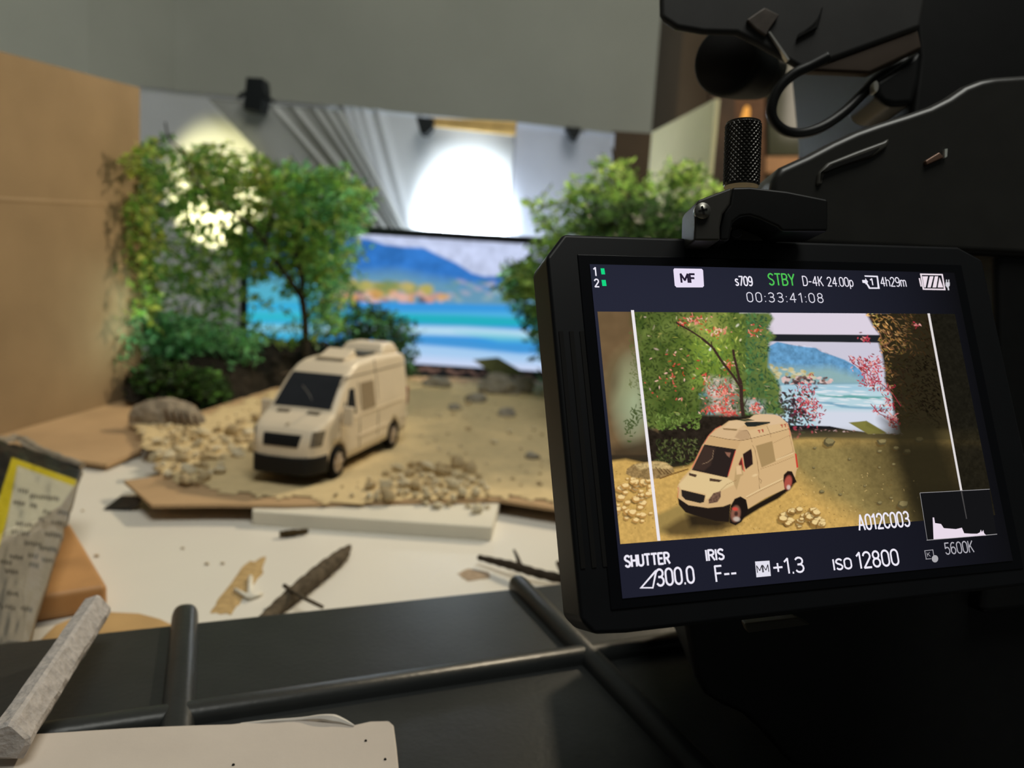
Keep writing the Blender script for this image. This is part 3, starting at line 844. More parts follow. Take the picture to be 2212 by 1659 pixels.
grow(t1, [leaf_mass(LT, 0.93, 1.10, 680, 9, 0.0125, GREENS, 1, 0.05, HL),
          leaf_mass([(600, 360), (720, 360), (800, 430), (770, 520), (750, 640), (740, 720), (690, 735), (660, 600)], 0.95, 1.10, 200, 9, 0.0125, TEAL_LIT, 2, 0.05),
          leaf_mass([(290, 680), (400, 690), (500, 700), (560, 740), (545, 785), (450, 765), (380, 785), (310, 760)], 0.88, 0.98, 170, 9, 0.0125, TEAL_LIT, 3, 0.03),
          leaf_mass([(225, 700), (290, 660), (300, 760), (270, 800), (245, 760)], 0.80, 0.86, 16, 7, 0.012, TEAL_LIT, 4, 0.03),
          leaf_mass([(270, 350), (320, 300), (335, 690), (285, 680), (258, 560), (262, 430)], 0.80, 0.88, 110, 8, 0.0115, GREENS + YELLOW_LIT, 41, 0.03),
          leaf_mass([(380, 330), (560, 350), (640, 440), (560, 470), (420, 420)], 0.98, 1.12, 90, 9, 0.0125, YELLOW_LIT, 42, 0.03),
          leaf_mass([(500, 470), (650, 470), (720, 560), (700, 610), (640, 590), (560, 600), (510, 560)], 0.98, 1.10, 130, 9, 0.0125, GREENS, 43, 0.03)])
t2 = empty('bush', tuple(on_y(800, 790, 1.10)), 0, 'dark green bush between the van roof and the sea picture', 'bush')
grow(t2, [leaf_mass([(742, 690), (772, 655), (805, 662), (835, 672), (870, 690), (888, 722), (880, 770), (905, 800), (840, 800), (740, 790), (735, 730)], 1.04, 1.13, 190, 9, 0.0125, DARK + TEAL_LIT[1:2], 5, 0.02)])
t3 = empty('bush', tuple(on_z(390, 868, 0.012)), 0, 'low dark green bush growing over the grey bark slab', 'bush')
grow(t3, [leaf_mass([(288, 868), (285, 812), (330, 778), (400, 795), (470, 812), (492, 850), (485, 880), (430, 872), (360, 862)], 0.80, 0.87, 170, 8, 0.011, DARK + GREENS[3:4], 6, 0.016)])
RT = [(1128, 432), (1170, 425), (1200, 402), (1250, 392), (1290, 352), (1318, 328), (1345, 352), (1395, 382), (1440, 366), (1490, 350), (1540, 380), (1560, 430), (1580, 520), (1600, 860), (1225, 850), (1195, 790), (1178, 720), (1120, 640), (1088, 598), (1092, 575), (1135, 560), (1150, 530), (1178, 508), (1145, 470)]
t4 = empty('tree_branch', tuple(on_y(1420, 830, 1.0)), 0, 'dense leafy branch standing as a tree behind the camera monitor', 'tree')
obj('trunk', *tube_vf(smooth_path([on_y(1400, 870, 1.0), on_y(1390, 700, 1.0), on_y(1370, 560, 1.0), on_y(1340, 430, 1.0), on_y(1322, 318, 1.0)]), np.linspace(0.006, 0.001, 25), 9), M_twig, t4, True)
obj('limb', *tube_vf(smooth_path([on_y(1385, 660, 1.0), on_y(1260, 640, 1.0), on_y(1170, 600, 1.0), on_y(1095, 570, 1.0)]), np.linspace(0.004, 0.001, 19), 8), M_twig, t4, True)
obj('limb', *tube_vf(smooth_path([on_y(1372, 560, 1.0), on_y(1440, 470, 1.0), on_y(1500, 380, 1.0), on_y(1515, 345, 1.0)]), np.linspace(0.004, 0.001, 19), 8), M_twig, t4, True)
grow(t4, [leaf_mass(RT, 0.92, 1.05, 900, 9, 0.0125, [(156, 192, 96), (134, 174, 84), (172, 200, 108), (116, 158, 78)], 7, 0.03),
          leaf_mass([(1080, 600), (1120, 560), (1190, 560), (1230, 800), (1190, 830), (1160, 740)], 0.98, 1.12, 150, 9, 0.0125, DARK + TEAL_LIT, 8, 0.02),
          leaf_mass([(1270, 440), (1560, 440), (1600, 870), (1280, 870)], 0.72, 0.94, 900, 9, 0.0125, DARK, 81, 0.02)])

# ------------------------------------------------------------------ toy van
VL = 0.190
pFL = on_z(722, 1030, ZS + 0.0012); pRL = on_z(850, 962, ZS + 0.0012)
hv = (pRL - pFL)[:2]; hv = hv / np.linalg.norm(hv)
rz = -math.atan2(hv[0], hv[1])
cs, sn = math.cos(rz), math.sin(rz)
YF, YR, WX = 0.036, 0.152, 0.0285
VS = (0.87, 0.925, 0.915)
loc = np.array([pFL[0] - (cs * WX * VS[0] - sn * YF * VS[1]), pFL[1] - (sn * WX * VS[0] + cs * YF * VS[1]), ZS + 0.0012])
van = empty('toy_van', tuple(loc), rz, 'cream toy camper van with dark windscreen parked on the sand', 'toy van')
van.scale = VS
M_body = mat('cream_enamel', (228, 212, 186), 0.35, 0.4, 0.03, 40)
M_vglass = mat('dark_window', (44, 46, 50), 0.15, 0.5, 0.1, 40)
M_vblack = mat('van_black', (17, 17, 17), 0.55, 0.3, 0.1, 60)
ST_y = [0.000, 0.002, 0.006, 0.012, 0.020, 0.030, 0.040, 0.052, 0.060, 0.070, 0.080, 0.095, 0.120, 0.150, 0.178, 0.186, 0.189, 0.190]
ST_t = [0.0300, 0.0360, 0.0415, 0.0450, 0.0485, 0.0525, 0.0625, 0.0740, 0.0800, 0.0855, 0.0880, 0.0890, 0.0895, 0.0895, 0.0885, 0.0870, 0.0850, 0.0800]
ST_w = [0.0190, 0.0235, 0.0268, 0.0290, 0.0305, 0.0312, 0.0315, 0.0318, 0.0320, 0.0320, 0.0320, 0.0320, 0.0320, 0.0320, 0.0318, 0.0312, 0.0302, 0.0288]
BELT = 0.047
ftop = lambda y: np.interp(y, ST_y, ST_t); fw = lambda y: np.interp(y, ST_y, ST_w)


def side_x(y, z):
    return fw(y) - 0.13 * max(0.0, z - BELT)


def section(y, zb=0.011):
    zt_, w_ = float(ftop(y)), float(fw(y)); rc = 0.0055 if zt_ > 0.06 else 0.004
    zs = zt_ - rc; pts = []
    for t in (0, 0.5, 0.92): pts.append((w_ * t, zb))
    for t in np.linspace(0, 1, 6): pts.append((w_, zb + 0.0015 + (min(BELT, zs) - zb - 0.0015) * t))
    for t in np.linspace(0, 1, 7)[1:]:
        z = min(BELT, zs) + (zs - min(BELT, zs)) * t; pts.append((side_x(y, z), z))
    xt = side_x(y, zs) - rc
    for a in np.linspace(0, math.pi / 2, 5)[1:]: pts.append((xt + rc * math.cos(a), zs + rc * math.sin(a)))
    for t in np.linspace(1, 0, 5)[1:]: pts.append((xt * t, zt_ + 0.0006 * (1 - t)))
    return pts


ys = np.unique(np.concatenate([ST_y, np.linspace(0.004, 0.188, 60)]))
Vb = []; ns = len(section(0.05)); ring = 2 * ns - 2
for y in ys:
    h = section(float(y))
    Vb += [(x, y, z) for x, z in h] + [(-x, y, z) for x, z in h[-2:0:-1]]
Fb = []
for i in range(len(ys) - 1):
    for k in range(ring):
        a, b = i * ring + k, i * ring + (k + 1) % ring
        Fb.append((a, b, b + ring, a + ring))
Fb.append(tuple(range(ring - 1, -1, -1))); Fb.append(tuple((len(ys) - 1) * ring + k for k in range(ring)))
Fb = [tuple(q[::-1]) for q in Fb]
body = obj('body', Vb, Fb, M_body, van, True, local=True)
cuts = []
for y in (YF, YR):
    for s in (1, -1):
        v, f = cyl_vf((s * 0.027, y, 0.0125), (1, 0, 0), 0.0158, 0.024, 32)
        me = bpy.data.meshes.new('cut'); me.from_pydata(v, [], f)
        bmm = bmesh.new(); bmm.from_mesh(me); bmesh.ops.recalc_face_normals(bmm, faces=bmm.faces); bmm.to_mesh(me); bmm.free()
        cobj = bpy.data.objects.new('cut', me); COL.objects.link(cobj); cobj.parent = van
        cuts.append(cobj); md = body.modifiers.new('arch', 'BOOLEAN'); md.operation = 'DIFFERENCE'; md.object = cobj; md.solver = 'EXACT'
bmm = bmesh.new(); bmm.from_mesh(body.data); bmesh.ops.recalc_face_normals(bmm, faces=bmm.faces); bmm.to_mesh(body.data); bmm.free()
bpy.context.view_layer.update()
dg = bpy.context.evaluated_depsgraph_get()
nm = bpy.data.meshes.new_from_object(body.evaluated_get(dg))
body.modifiers.clear(); body.data = nm
for c in cuts: bpy.data.objects.remove(c)


def vpart(name, parts, m, parent=None, smooth=False):
    v, f = join(parts if isinstance(parts, list) else [parts])
    return obj(name, v, f, m, parent or van, smooth, local=True)


def patch(G, n, th=0.0012):
    """thin solid plate over a grid G[j][i] of surface points, lifted 0.35 mm along n."""
    nv, nu = len(G), len(G[0]); A = np.array(G, float).reshape(-1, 3); n = np.asarray(n, float); n = n / np.linalg.norm(n)
    top, bot = A + n * 0.00035, A - n * th
    f = grid_faces(nu, nv); N = len(A)
    ring_ = [i for i in range(nu)] + [j * nu + nu - 1 for j in range(1, nv)] + [(nv - 1) * nu + i for i in range(nu - 2, -1, -1)] + [j * nu for j in range(nv - 2, 0, -1)]
    fs = f.tolist() + (f[:, ::-1] + N).tolist()
    for k in range(len(ring_)):
        p_, q_ = ring_[k], ring_[(k + 1) % len(ring_)]; fs.append((q_, p_, p_ + N, q_ + N))
    return np.vstack([top, bot]), fs


def top_patch(y0, y1, fr0, fr1, nx=9, ny=7, fr2=None, fr3=None):
    G = []
    for j in range(ny):
        t = j / (ny - 1); y = y0 + (y1 - y0) * t
        a = fr0 + ((fr2 if fr2 is not None else fr0) - fr0) * t; b = fr1 + ((fr3 if fr3 is not None else fr1) - fr1) * t
        zt_ = float(ftop(y)); xt = side_x(y, zt_ - 0.005) - 0.0045
        G.append([(xt * (a + (b - a) * i / (nx - 1)), y, zt_ + 0.0006) for i in range(nx)])
    return G


def side_patch(s, quad, n=5):
    """quad: (y,z) corners bottom-front, bottom-rear, top-rear, top-front on the van's side."""
    G = []
    for j in range(n):
        t = j / (n - 1); row = []
        for i in range(n):
            u = i / (n - 1)
            y = (quad[0][0] * (1 - u) + quad[1][0] * u) * (1 - t) + (quad[3][0] * (1 - u) + quad[2][0] * u) * t
            z = (quad[0][1] * (1 - u) + quad[1][1] * u) * (1 - t) + (quad[3][1] * (1 - u) + quad[2][1] * u) * t
            row.append((s * side_x(y, z), y, z))
        G.append(row)
    return patch(G, (s, 0, 0.13))


vpart('windscreen', patch(top_patch(0.0315, 0.0575, -0.97, 0.97, 9, 9), (0, -0.75, 0.66)), M_vglass, smooth=False)
vpart('wiper', tube_vf([(0.012, 0.0318, 0.0545), (0.002, 0.040, 0.0635), (-0.008, 0.046, 0.0695)], 0.0004, 5), mat('wiper_grey', (120, 116, 110), 0.5), smooth=True)
for s in (1, -1):
    vpart('door_window', side_patch(s, [(0.047, 0.0475), (0.067, 0.0475), (0.066, 0.068), (0.057, 0.068)]), M_vglass)
    vpart('quarter_window', side_patch(s, [(0.040, 0.0475), (0.0448, 0.0475), (0.0492, 0.0590), (0.0480, 0.0590)]), M_vglass)
    o = vpart('side_window', side_patch(s, [(0.078, 0.0470), (0.107, 0.0470), (0.106, 0.0705), (0.079, 0.0705)]), mat('frosted_window', (156, 138, 112), 0.35, 0.5, 0.04))
    o['label'] = 'greyish frosted side window'
    # headlight on the wrapped front corner
    G = []
    for j in range(5):
        z = 0.030 + 0.0115 * j / 4
        G.append([(s * (np.interp(y, ST_y, ST_w) + 0.0), y, z) for y in np.linspace(0.0022 + 0.0020 * j / 4, 0.0125 + 0.004 * j / 4, 7)])
    vpart('headlight', patch(G, (s * 0.7, -0.7, 0)), mat('headlight_glass', (108, 98, 84), 0.2, 0.7, 0.3, 400))
    # mirror
    o = vpart('mirror', [box_vf((s * 0.0375, 0.0405, 0.0490), (0.0090, 0.0045, 0.0150)), box_vf((s * 0.0335, 0.0425, 0.0455), (0.004, 0.002, 0.002))], M_body); bevel(o, 0.0009)
    o = vpart('door_handle', box_vf((s * 0.0322, 0.066, 0.0435), (0.0012, 0.006, 0.0018)), M_body); bevel(o, 0.0004)
    o = vpart('side_moulding', [box_vf((s * 0.0321, 0.103, 0.0265), (0.0012, 0.064, 0.0022)), box_vf((s * 0.0321, 0.126, 0.0445), (0.0010, 0.100, 0.0014)), box_vf((s * 0.0319, 0.180, 0.0265), (0.0012, 0.014, 0.0022))], M_body)
    sm = []
    for yy, za, zb_ in ((0.0745, 0.017, 0.072), (0.0385, 0.030, 0.047), (0.1135, 0.020, 0.074), (0.1115, 0.075, 0.087)):
        sm.append(side_patch(s, [(yy - 0.0003, za), (yy + 0.0003, za), (yy + 0.0003, zb_), (yy - 0.0003, zb_)], 4))
    sm.append(side_patch(s, [(0.045, 0.0772), (0.184, 0.0772), (0.184, 0.0778), (0.0455, 0.0778)], 9))
    o = vpart('panel_gaps', sm, mat('panel_gap', (92, 80, 64), 0.7, 0.1)); o['kind'] = 'stuff'
    vpart('tail_light', box_vf((s * 0.0298, 0.1885, 0.046), (0.0030, 0.0030, 0.018)), mat('tail_red', (150, 62, 50), 0.3, 0.5))
    vpart('roof_vent_slot', [box_vf((s * 0.0255, y_, 0.0840), (0.0014, 0.0022, 0.0022)) for y_ in (0.104, 0.109)] + [box_vf((s * 0.0255, y_, 0.0845), (0.0014, 0.0022, 0.0022)) for y_ in (0.150, 0.155)], mat('slot_red', (120, 78, 60), 0.5))
    vpart('hood_vent', patch(top_patch(0.0245, 0.0285, 0.30 * s, 0.72 * s, 5, 4), (0, -0.35, 0.93)), mat('vent_grey', (112, 100, 84), 0.6))
# roof fittings
o = vpart('roof_box', [([(-0.014, 0.078, 0.0885), (0.014, 0.078, 0.0885), (0.014, 0.103, 0.0885), (-0.014, 0.103, 0.0885), (-0.013, 0.080, 0.0895), (0.013, 0.080, 0.0895), (0.0125, 0.100, 0.0965), (-0.0125, 0.100, 0.0965)], BOXF)], M_body); bevel(o, 0.001)
o = vpart('roof_box_lip', box_vf((0, 0.0785, 0.0892), (0.026, 0.004, 0.0016)), mat('lip_grey', (160, 144, 118), 0.5))
o = vpart('solar_panel', box_vf((0.003, 0.1215, 0.0915), (0.030, 0.026, 0.0024)), mat('solar_black', (40, 42, 40), 0.25, 0.6, 0.2, 300)); bevel(o, 0.0005)
o = vpart('rear_roof_hump', [([(-0.023, 0.139, 0.089), (0.023, 0.139, 0.089), (0.023, 0.183, 0.088), (-0.023, 0.183, 0.088), (-0.019, 0.147, 0.0985), (0.019, 0.147, 0.0985), (0.019, 0.175, 0.0985), (-0.019, 0.175, 0.0985)], BOXF)], M_body); bevel(o, 0.003, 3)
# grille and badge
G = []
for j in range(5):
    z = 0.0295 + 0.0090 * j / 4
    row = []
    for i in range(9):
        x = (i / 8 * 2 - 1) * (0.0165 - 0.0015 * (1 - j / 4))
        y = 0.0 + float(np.interp(abs(x), [0.0, 0.019, 0.0235], [0.0, 0.0001, 0.002])) + max(0, np.interp(z, ST_t[:4], ST_y[:4]))
        row.append((x, y - 0.0002, z))
    G.append(row)
vpart('grille', patch(G, (0, -1, 0.25)), M_vblack)
vpart('hood_mark', patch(top_patch(0.0085, 0.0115, -0.06, 0.06, 5, 4), (0, -0.5, 0.85)), mat('hood_mark', (176, 158, 130), 0.4))
# black lower bumper wrapping the front
Vk, Fk = [], []
yb_s = [-0.0022, 0.000, 0.003, 0.008, 0.014, 0.0195]
for y in yb_s:
    w_ = float(fw(max(y, 0.0015))) + 0.0011 - (0.004 if y < 0 else 0)
    z0_, z1_ = 0.0085, 0.0225
    Vk += [(w_, y, z0_), (w_, y, z1_), (w_ * 0.5, y - 0.0004, z1_ - 0.001), (-w_ * 0.5, y - 0.0004, z1_ - 0.001), (-w_, y, z1_), (-w_, y, z0_)]
for i in range(len(yb_s) - 1):
    for k in range(6):
        a, b = i * 6 + k, i * 6 + (k + 1) % 6; Fk.append((a, b, b + 6, a + 6))
Fk += [(5, 4, 3, 2, 1, 0), tuple((len(yb_s) - 1) * 6 + k for k in range(6))]
o = vpart('bumper', (Vk, Fk), M_vblack); bevel(o, 0.0012)
vpart('underbody', box_vf((0, 0.093, 0.0105), (0.046, 0.17, 0.005)), M_vblack)
for y in (YF, YR):
    for s in (1, -1):
        prof = [(0.0085, -0.0040), (0.0115, -0.0043), (0.0124, -0.0030), (0.0126, 0), (0.0124, 0.0030), (0.0115, 0.0043), (0.0085, 0.0040)]
        Vw, Fw = [], []; nn_ = 28
        for k in range(nn_):
            a = 2 * math.pi * k / nn_
            Vw += [(s * WX + dx_, y + r_ * math.cos(a), 0.0126 + r_ * math.sin(a)) for r_, dx_ in prof]
        m_ = len(prof)
        for k in range(nn_):
            for j in range(m_):
                a, b = k * m_ + j, k * m_ + (j + 1) % m_; a2, b2 = ((k + 1) % nn_) * m_ + j, ((k + 1) % nn_) * m_ + (j + 1) % m_
                Fw.append((a, b, b2, a2))
        wheel = vpart('wheel', (Vw, Fw), mat('tyre', (24, 22, 20), 0.85, 0.1, 0.1, 200), smooth=True)
        rim = [cyl_vf((s * (WX + 0.0018), y, 0.0126), (1, 0, 0), 0.0086, 0.0030, 24)]
        for k in range(6):
            a = 2 * math.pi * k / 6; ax = np.array([[1, 0, 0], [0, math.cos(a), math.sin(a)], [0, -math.sin(a), math.cos(a)]])
            rim.append(box_vf(np.array([s * (WX + 0.0036), y, 0.0126]) + ax[1] * 0.0042, (0.0016, 0.0070, 0.0020), ax))
        rim.append(cyl_vf((s * (WX + 0.0038), y, 0.0126), (1, 0, 0), 0.0022, 0.0020, 12))
        o = vpart('rim', rim, mat('rim_silver', (206, 190, 172), 0.35, 0.5, 0.05, metal=0.5), wheel)

# ------------------------------------------------------------------ twigs on the table


def twig(pts, rads, label, branches=(), m=None, name='twig'):
    r_ = empty(name, tuple(pts[0]), 0, label, 'twig')
    P = smooth_path(pts, 6); rr = np.interp(np.linspace(0, 1, len(P)), np.linspace(0, 1, len(rads)), rads)
    rr = rr * (1 + 0.10 * np.sin(np.arange(len(P)) * 2.1))
    obj('stem', *tube_vf(P, rr, 9), m or M_twig, r_, True)
    for b, br in branches:
        obj('side_shoot', *tube_vf(smooth_path(b, 4), np.linspace(br[0], br[1], (len(b) - 1) * 4 + 1), 7), m or M_twig, r_, True)


M_bark = mat('pale_bark', (88, 78, 64), 0.9, 0.1, 0.45, 260, 0.6, 400)
twig([on_z(604, 1154, 0.0024), on_z(630, 1151, 0.0026), on_z(665, 1147, 0.0022)], [0.0018, 0.0022, 0.0014], 'short dark twig lying alone on the white table before the foam board', m=mat('dark_twig', (66, 54, 34), 0.9, 0.1, 0.3, 200))
twig([on_z(566, 1345, 0.004), on_z(600, 1312, 0.004), on_z(650, 1270, 0.005), on_z(700, 1230, 0.005), on_z(738, 1200, 0.004), on_z(757, 1178, 0.003)], [0.0030, 0.0034, 0.0042, 0.0046, 0.0040, 0.0006],
     'piece of mottled bark crossed by a thin shoot, lying by the crate edge', [([on_z(614, 1265, 0.008), on_z(650, 1288, 0.009), on_z(698, 1312, 0.006)], (0.0011, 0.0009))], M_bark, 'bark_piece')
twig([on_z(1034, 1204, 0.005), on_z(1075, 1214, 0.006), on_z(1115, 1224, 0.007), on_z(1160, 1238, 0.006), on_z(1215, 1250, 0.005), on_z(1275, 1262, 0.004)], [0.0016, 0.0022, 0.0026, 0.0026, 0.0028, 0.0030],
     'dark forked twig lying on the table beside the camera monitor', [([on_z(1125, 1226, 0.007), on_z(1118, 1205, 0.010), on_z(1110, 1188, 0.012)], (0.0015, 0.0006)), ([on_z(1225, 1252, 0.006), on_z(1212, 1228, 0.010), on_z(1206, 1216, 0.011)], (0.0022, 0.0016))], mat('dark_twig2', (62, 54, 46), 0.9, 0.1, 0.3, 200))
for x, y, s, lb in ((395, 1186, 9, 'tiny tan crumb alone in the middle of the white table'), (447, 1220, 11, 'tiny tan crumb of a close pair, the one toward the packet'), (481, 1219, 10, 'tiny tan crumb of a close pair, the one toward the bark'), (209, 1203, 12, 'tiny tan crumb on the table close beside the wooden block'), (178, 1105, 8, 'tiny tan crumb on the table beside the packet edge')):
    p = on_z(x, y, 0.0); d = np.dot(p - O, F); s_ = s * d / FPX / 2
    o = bpy.data.objects.new('crumb', ROCKS[2 + 3 * (x % 2)]); COL.objects.link(o); o.location = (p[0], p[1], s_ * 0.5); o.scale = (s_, s_, s_ * 0.8)
    tag(o, lb, 'crumb', 'crumbs on the bare table')

# ------------------------------------------------------------------ wooden block, film packet, foam strip
wb = [on_z(x, y, 0.013) for x, y in ((152, 1126), (233, 1262), (60, 1290), (-20, 1180))]
o = obj('wooden_block', *prism_vf(wb, (0, 0, -0.013)), mat('beech', (190, 142, 92), 0.5, 0.3, 0.14, 40), None)
bevel(o, 0.003, 3); tag(o, 'orange-brown wooden block with rounded corner under the printed packet', 'block')
o = None
nu, nv = 150, 190
c00, c10, c11, c01 = on_z(-70, 925, 0.060), on_z(177, 1010, 0.040), on_z(58, 1388, 0.022), on_z(-130, 1402, 0.024)
Vp = []
for j in range(nv):
    for i in range(nu):
        u, v_ = i / (nu - 1), j / (nv - 1)
        p_ = (c00 * (1 - u) + c10 * u) * (1 - v_) + (c01 * (1 - u) + c11 * u) * v_
        edge = min(1, 6 * min(u, 1 - u, v_ * 1.2, 1 - v_))
        h_ = 0.004 * edge + 0.0022 * (vnoise(np.array([u * 6 + v_ * 2]), np.array([v_ * 8 - u * 3]), 31)[0] - 0.5) + 0.0010 * (vnoise(np.array([u * 17]), np.array([v_ * 21]), 32)[0] - 0.5)
        h_ += 0.0035 * math.exp(-((v_ - 0.62 + 0.35 * (u - 0.5)) / 0.018) ** 2) * (u > 0.3)
        Vp.append(p_ + np.array([0, -0.2, 1.0]) * h_)
Vp = np.array(Vp)
pt = Painter(*proj(Vp), base=(132, 124, 110))
pt.fill([(-200, 850), (300, 850), (300, 1100), (176, 1012), (168, 1038), (30, 990), (24, 1010), (2, 1070), (-200, 1080)], (26, 27, 27), 1, 1.5)
pt.fill([(-60, 940), (30, 955), (60, 966), (120, 985), (180, 1005), (160, 985), (90, 950), (-60, 920)], (120, 112, 98), 0.8, 3)
pt.fill([(26, 988), (166, 1037), (160, 1052), (38, 1006), (18, 1110), (-4, 1190), (-40, 1190), (0, 1070)], (176, 160, 30), 1, 1.5)
pt.fill([(38, 1006), (160, 1050), (132, 1092), (88, 1118), (60, 1150), (10, 1160), (24, 1080)], (176, 172, 152), 0.9, 2)
TXT = [(38, 1052, 62, 1066), (64, 1062, 128, 1084), (28, 1078, 54, 1092), (64, 1086, 80, 1096), (92, 1098, 110, 1112), (82, 1116, 96, 1128), (34, 1124, 70, 1138), (24, 1144, 64, 1154), (124, 1100, 150, 1112), (110, 1120, 142, 1136), (96, 1146, 138, 1162),
       (52, 1166, 90, 1180), (84, 1176, 124, 1192), (20, 1196, 50, 1208), (60, 1192, 82, 1206), (0, 1206, 26, 1220), (10, 1226, 40, 1240), (62, 1212, 84, 1226), (90, 1202, 118, 1216), (14, 1274, 40, 1288), (10, 1300, 34, 1322), (44, 1306, 70, 1322), (-4, 1290, 8, 1330)]
for (x0_, y0_, x1_, y1_) in TXT:
    n_ = max(2, int((x1_ - x0_) / 5))
    for k in range(n_):
        xx = x0_ + (x1_ - x0_) * (k + 0.5) / n_; yy = y0_ + (y1_ - y0_) * (0.35 + 0.3 * k / n_)
        pt.dab(xx, yy + 2, 1.8, RS.uniform(4.4, 6.4), RS.uniform(-0.2, 0.3), (50, 45, 38), 0.95, 0.4)
n_ = len(Vp); f = grid_faces(nu, nv)
V2 = np.vstack([Vp, Vp - np.array([0, -0.001, 0.003])])
pk = empty('film_packet', tuple(on_z(40, 1250, 0.0)), 0, 'crinkled printed plastic packet with black top and yellow border', 'packet')
M_pack = mat('printed_film', None, 0.42, 0.18, 0.05, 60, attr='Col', bump=0.5, bscale=220)
ring_ = [i for i in range(nu)] + [j * nu + nu - 1 for j in range(1, nv)] + [(nv - 1) * nu + i for i in range(nu - 2, -1, -1)] + [j * nu for j in range(nv - 2, 0, -1)]
fs = f[:, ::-1].tolist() + (f + n_).tolist() + [(ring_[k], ring_[(k + 1) % len(ring_)], ring_[(k + 1) % len(ring_)] + n_, ring_[k] + n_) for k in range(len(ring_))]
obj('pouch', V2, fs, M_pack, pk, True, cols=np.vstack([pt.C, pt.C]))
P = smooth_path([on_z(-90, 918, 0.064), on_z(0, 950, 0.052), on_z(40, 946, 0.050), (on_z(90, 972, 0.047)), on_z(178, 1006, 0.041)], 8)
obj('sealed_edge', *tube_vf(P, [0.0016 + 0.0012 * RS.rand() for _ in P], 7), mat('clear_seal', (150, 138, 120), 0.25, 0.6, 0.2, 200), pk, False)

ST0, ST1 = on_z(12, 1590, 0.048), on_z(208, 1300, 0.046)
ax = ST1 - ST0; Ls = np.linalg.norm(ax); ax = ax / Ls
sd_ = np.cross(ax, (0, 0, 1)); sd_ /= np.linalg.norm(sd_); up_ = np.cross(sd_, ax)
nl = 60; prof = [(-0.0036, 0.0006), (-0.0030, 0.0018), (0.0006, 0.0030), (0.0016, 0.0026), (0.0046, -0.0018), (0.0048, -0.0034), (0.0030, -0.0070), (-0.0026, -0.0062), (-0.0036, -0.0040)]
Vs = []
for i in range(nl):
    t = i / (nl - 1) * Ls
    for k, (a, b) in enumerate(prof):
        rgh = 0.0007 * (vnoise(np.array([i * 0.55 + 3]), np.array([k * 1.7]), 51)[0] - 0.5) * (1.0 if k in (4, 5, 6) else 0.25)
        e_ = (0.80 if i in (0, nl - 1) else 1.0) * (0.92 + 0.10 * vnoise(np.array([i * 0.12]), np.array([0.5]), 52)[0])
        Vs.append(ST0 + ax * t + sd_ * (a * e_ + rgh) + up_ * (b * e_ + rgh))
m_ = len(prof); fs = [(i * m_ + k, i * m_ + (k + 1) % m_, (i + 1) * m_ + (k + 1) % m_, (i + 1) * m_ + k) for i in range(nl - 1) for k in range(m_)]
fs += [tuple(range(m_ - 1, -1, -1)), tuple((nl - 1) * m_ + k for k in range(m_))]
o = obj('foam_strip', Vs, fs, mat('grey_foam', (176, 170, 166), 0.7, 0.2, 0.16, 420, 0.9, 420), None, False)
tag(o, 'torn strip of pale grey foam lying across the black crate edge', 'foam')

# ------------------------------------------------------------------ black ribbed crate in front
ZC = 0.030
M_crate = mat('crate_plastic', (42, 44, 44), 0.36, 0.35, 0.12, 60, 0.10, 500)
A = on_z(0, 1385, ZC); B = on_z(1230, 1255, ZC)
e1 = (B - A); e1[2] = 0; e1 /= np.linalg.norm(e1); e2 = np.array([e1[1], -e1[0], 0])   # along the far edge, towards the camera
A0 = A - e1 * 0.16; LEN = 0.62; DEP = 0.30
crate = empty('plastic_crate', tuple(A0 + e1 * LEN / 2 + e2 * 0.12 - (0, 0, ZC)), 0, 'upturned black plastic crate with rounded ribs below the camera monitor', 'crate')
q = [A0, A0 + e1 * LEN, A0 + e1 * LEN + e2 * DEP, A0 + e2 * DEP]
o = obj('top_panel', *prism_vf([p_ - (0, 0, 0.0) for p_ in q], (0, 0, -0.03)), M_crate, crate)
bevel(o, 0.003, 4)


def rib(p0, p1, rad, hh):
    p0, p1 = np.asarray(p0), np.asarray(p1); t = (p1 - p0) / np.linalg.norm(p1 - p0); s = np.cross(t, (0, 0, 1))
    n_ = 13; Vr = []; L_ = np.linalg.norm(p1 - p0)
    stn = [(0, 0.25), (rad * 0.25, 0.70), (rad * 0.7, 0.94), (rad * 1.3, 1.0), (L_ - rad * 0.3, 1.0), (L_, 0.5)]
    for (dd_, sc_) in stn:
        for k in range(n_):
            a = math.pi * k / (n_ - 1); ca, sa = math.cos(a), math.sin(a)
            Vr.append(p0 + t * dd_ + s * (rad * sc_ * math.copysign(abs(ca) ** 0.8, ca)) + np.array([0, 0, hh * sc_ * sa ** 0.8 - 0.0012 * (sa < 0.01)]))
    fr_ = [(i * n_ + k, i * n_ + k + 1, (i + 1) * n_ + k + 1, (i + 1) * n_ + k) for i in range(len(stn) - 1) for k in range(n_ - 1)]
    fr_ += [tuple(range(n_ - 1, -1, -1)), tuple((len(stn) - 1) * n_ + k for k in range(n_))]
    return obj('rib', Vr, [tuple(f_[::-1]) for f_ in fr_], M_crate, crate, True)


rib(on_z(400, 1330, ZC) - e2 * 0.003, on_z(400, 1330, ZC) + e2 * 0.28, 0.0046, 0.0050)
p_ = on_z(1115, 1262, ZC)
rib(p_ - e2 * 0.002, p_ + e2 * 0.28, 0.0042, 0.0048)
p_ = on_z(1292, 1418, ZC)
rib(p_ - e1 * 0.36, p_ + e1 * 0.20, 0.0042, 0.0046)

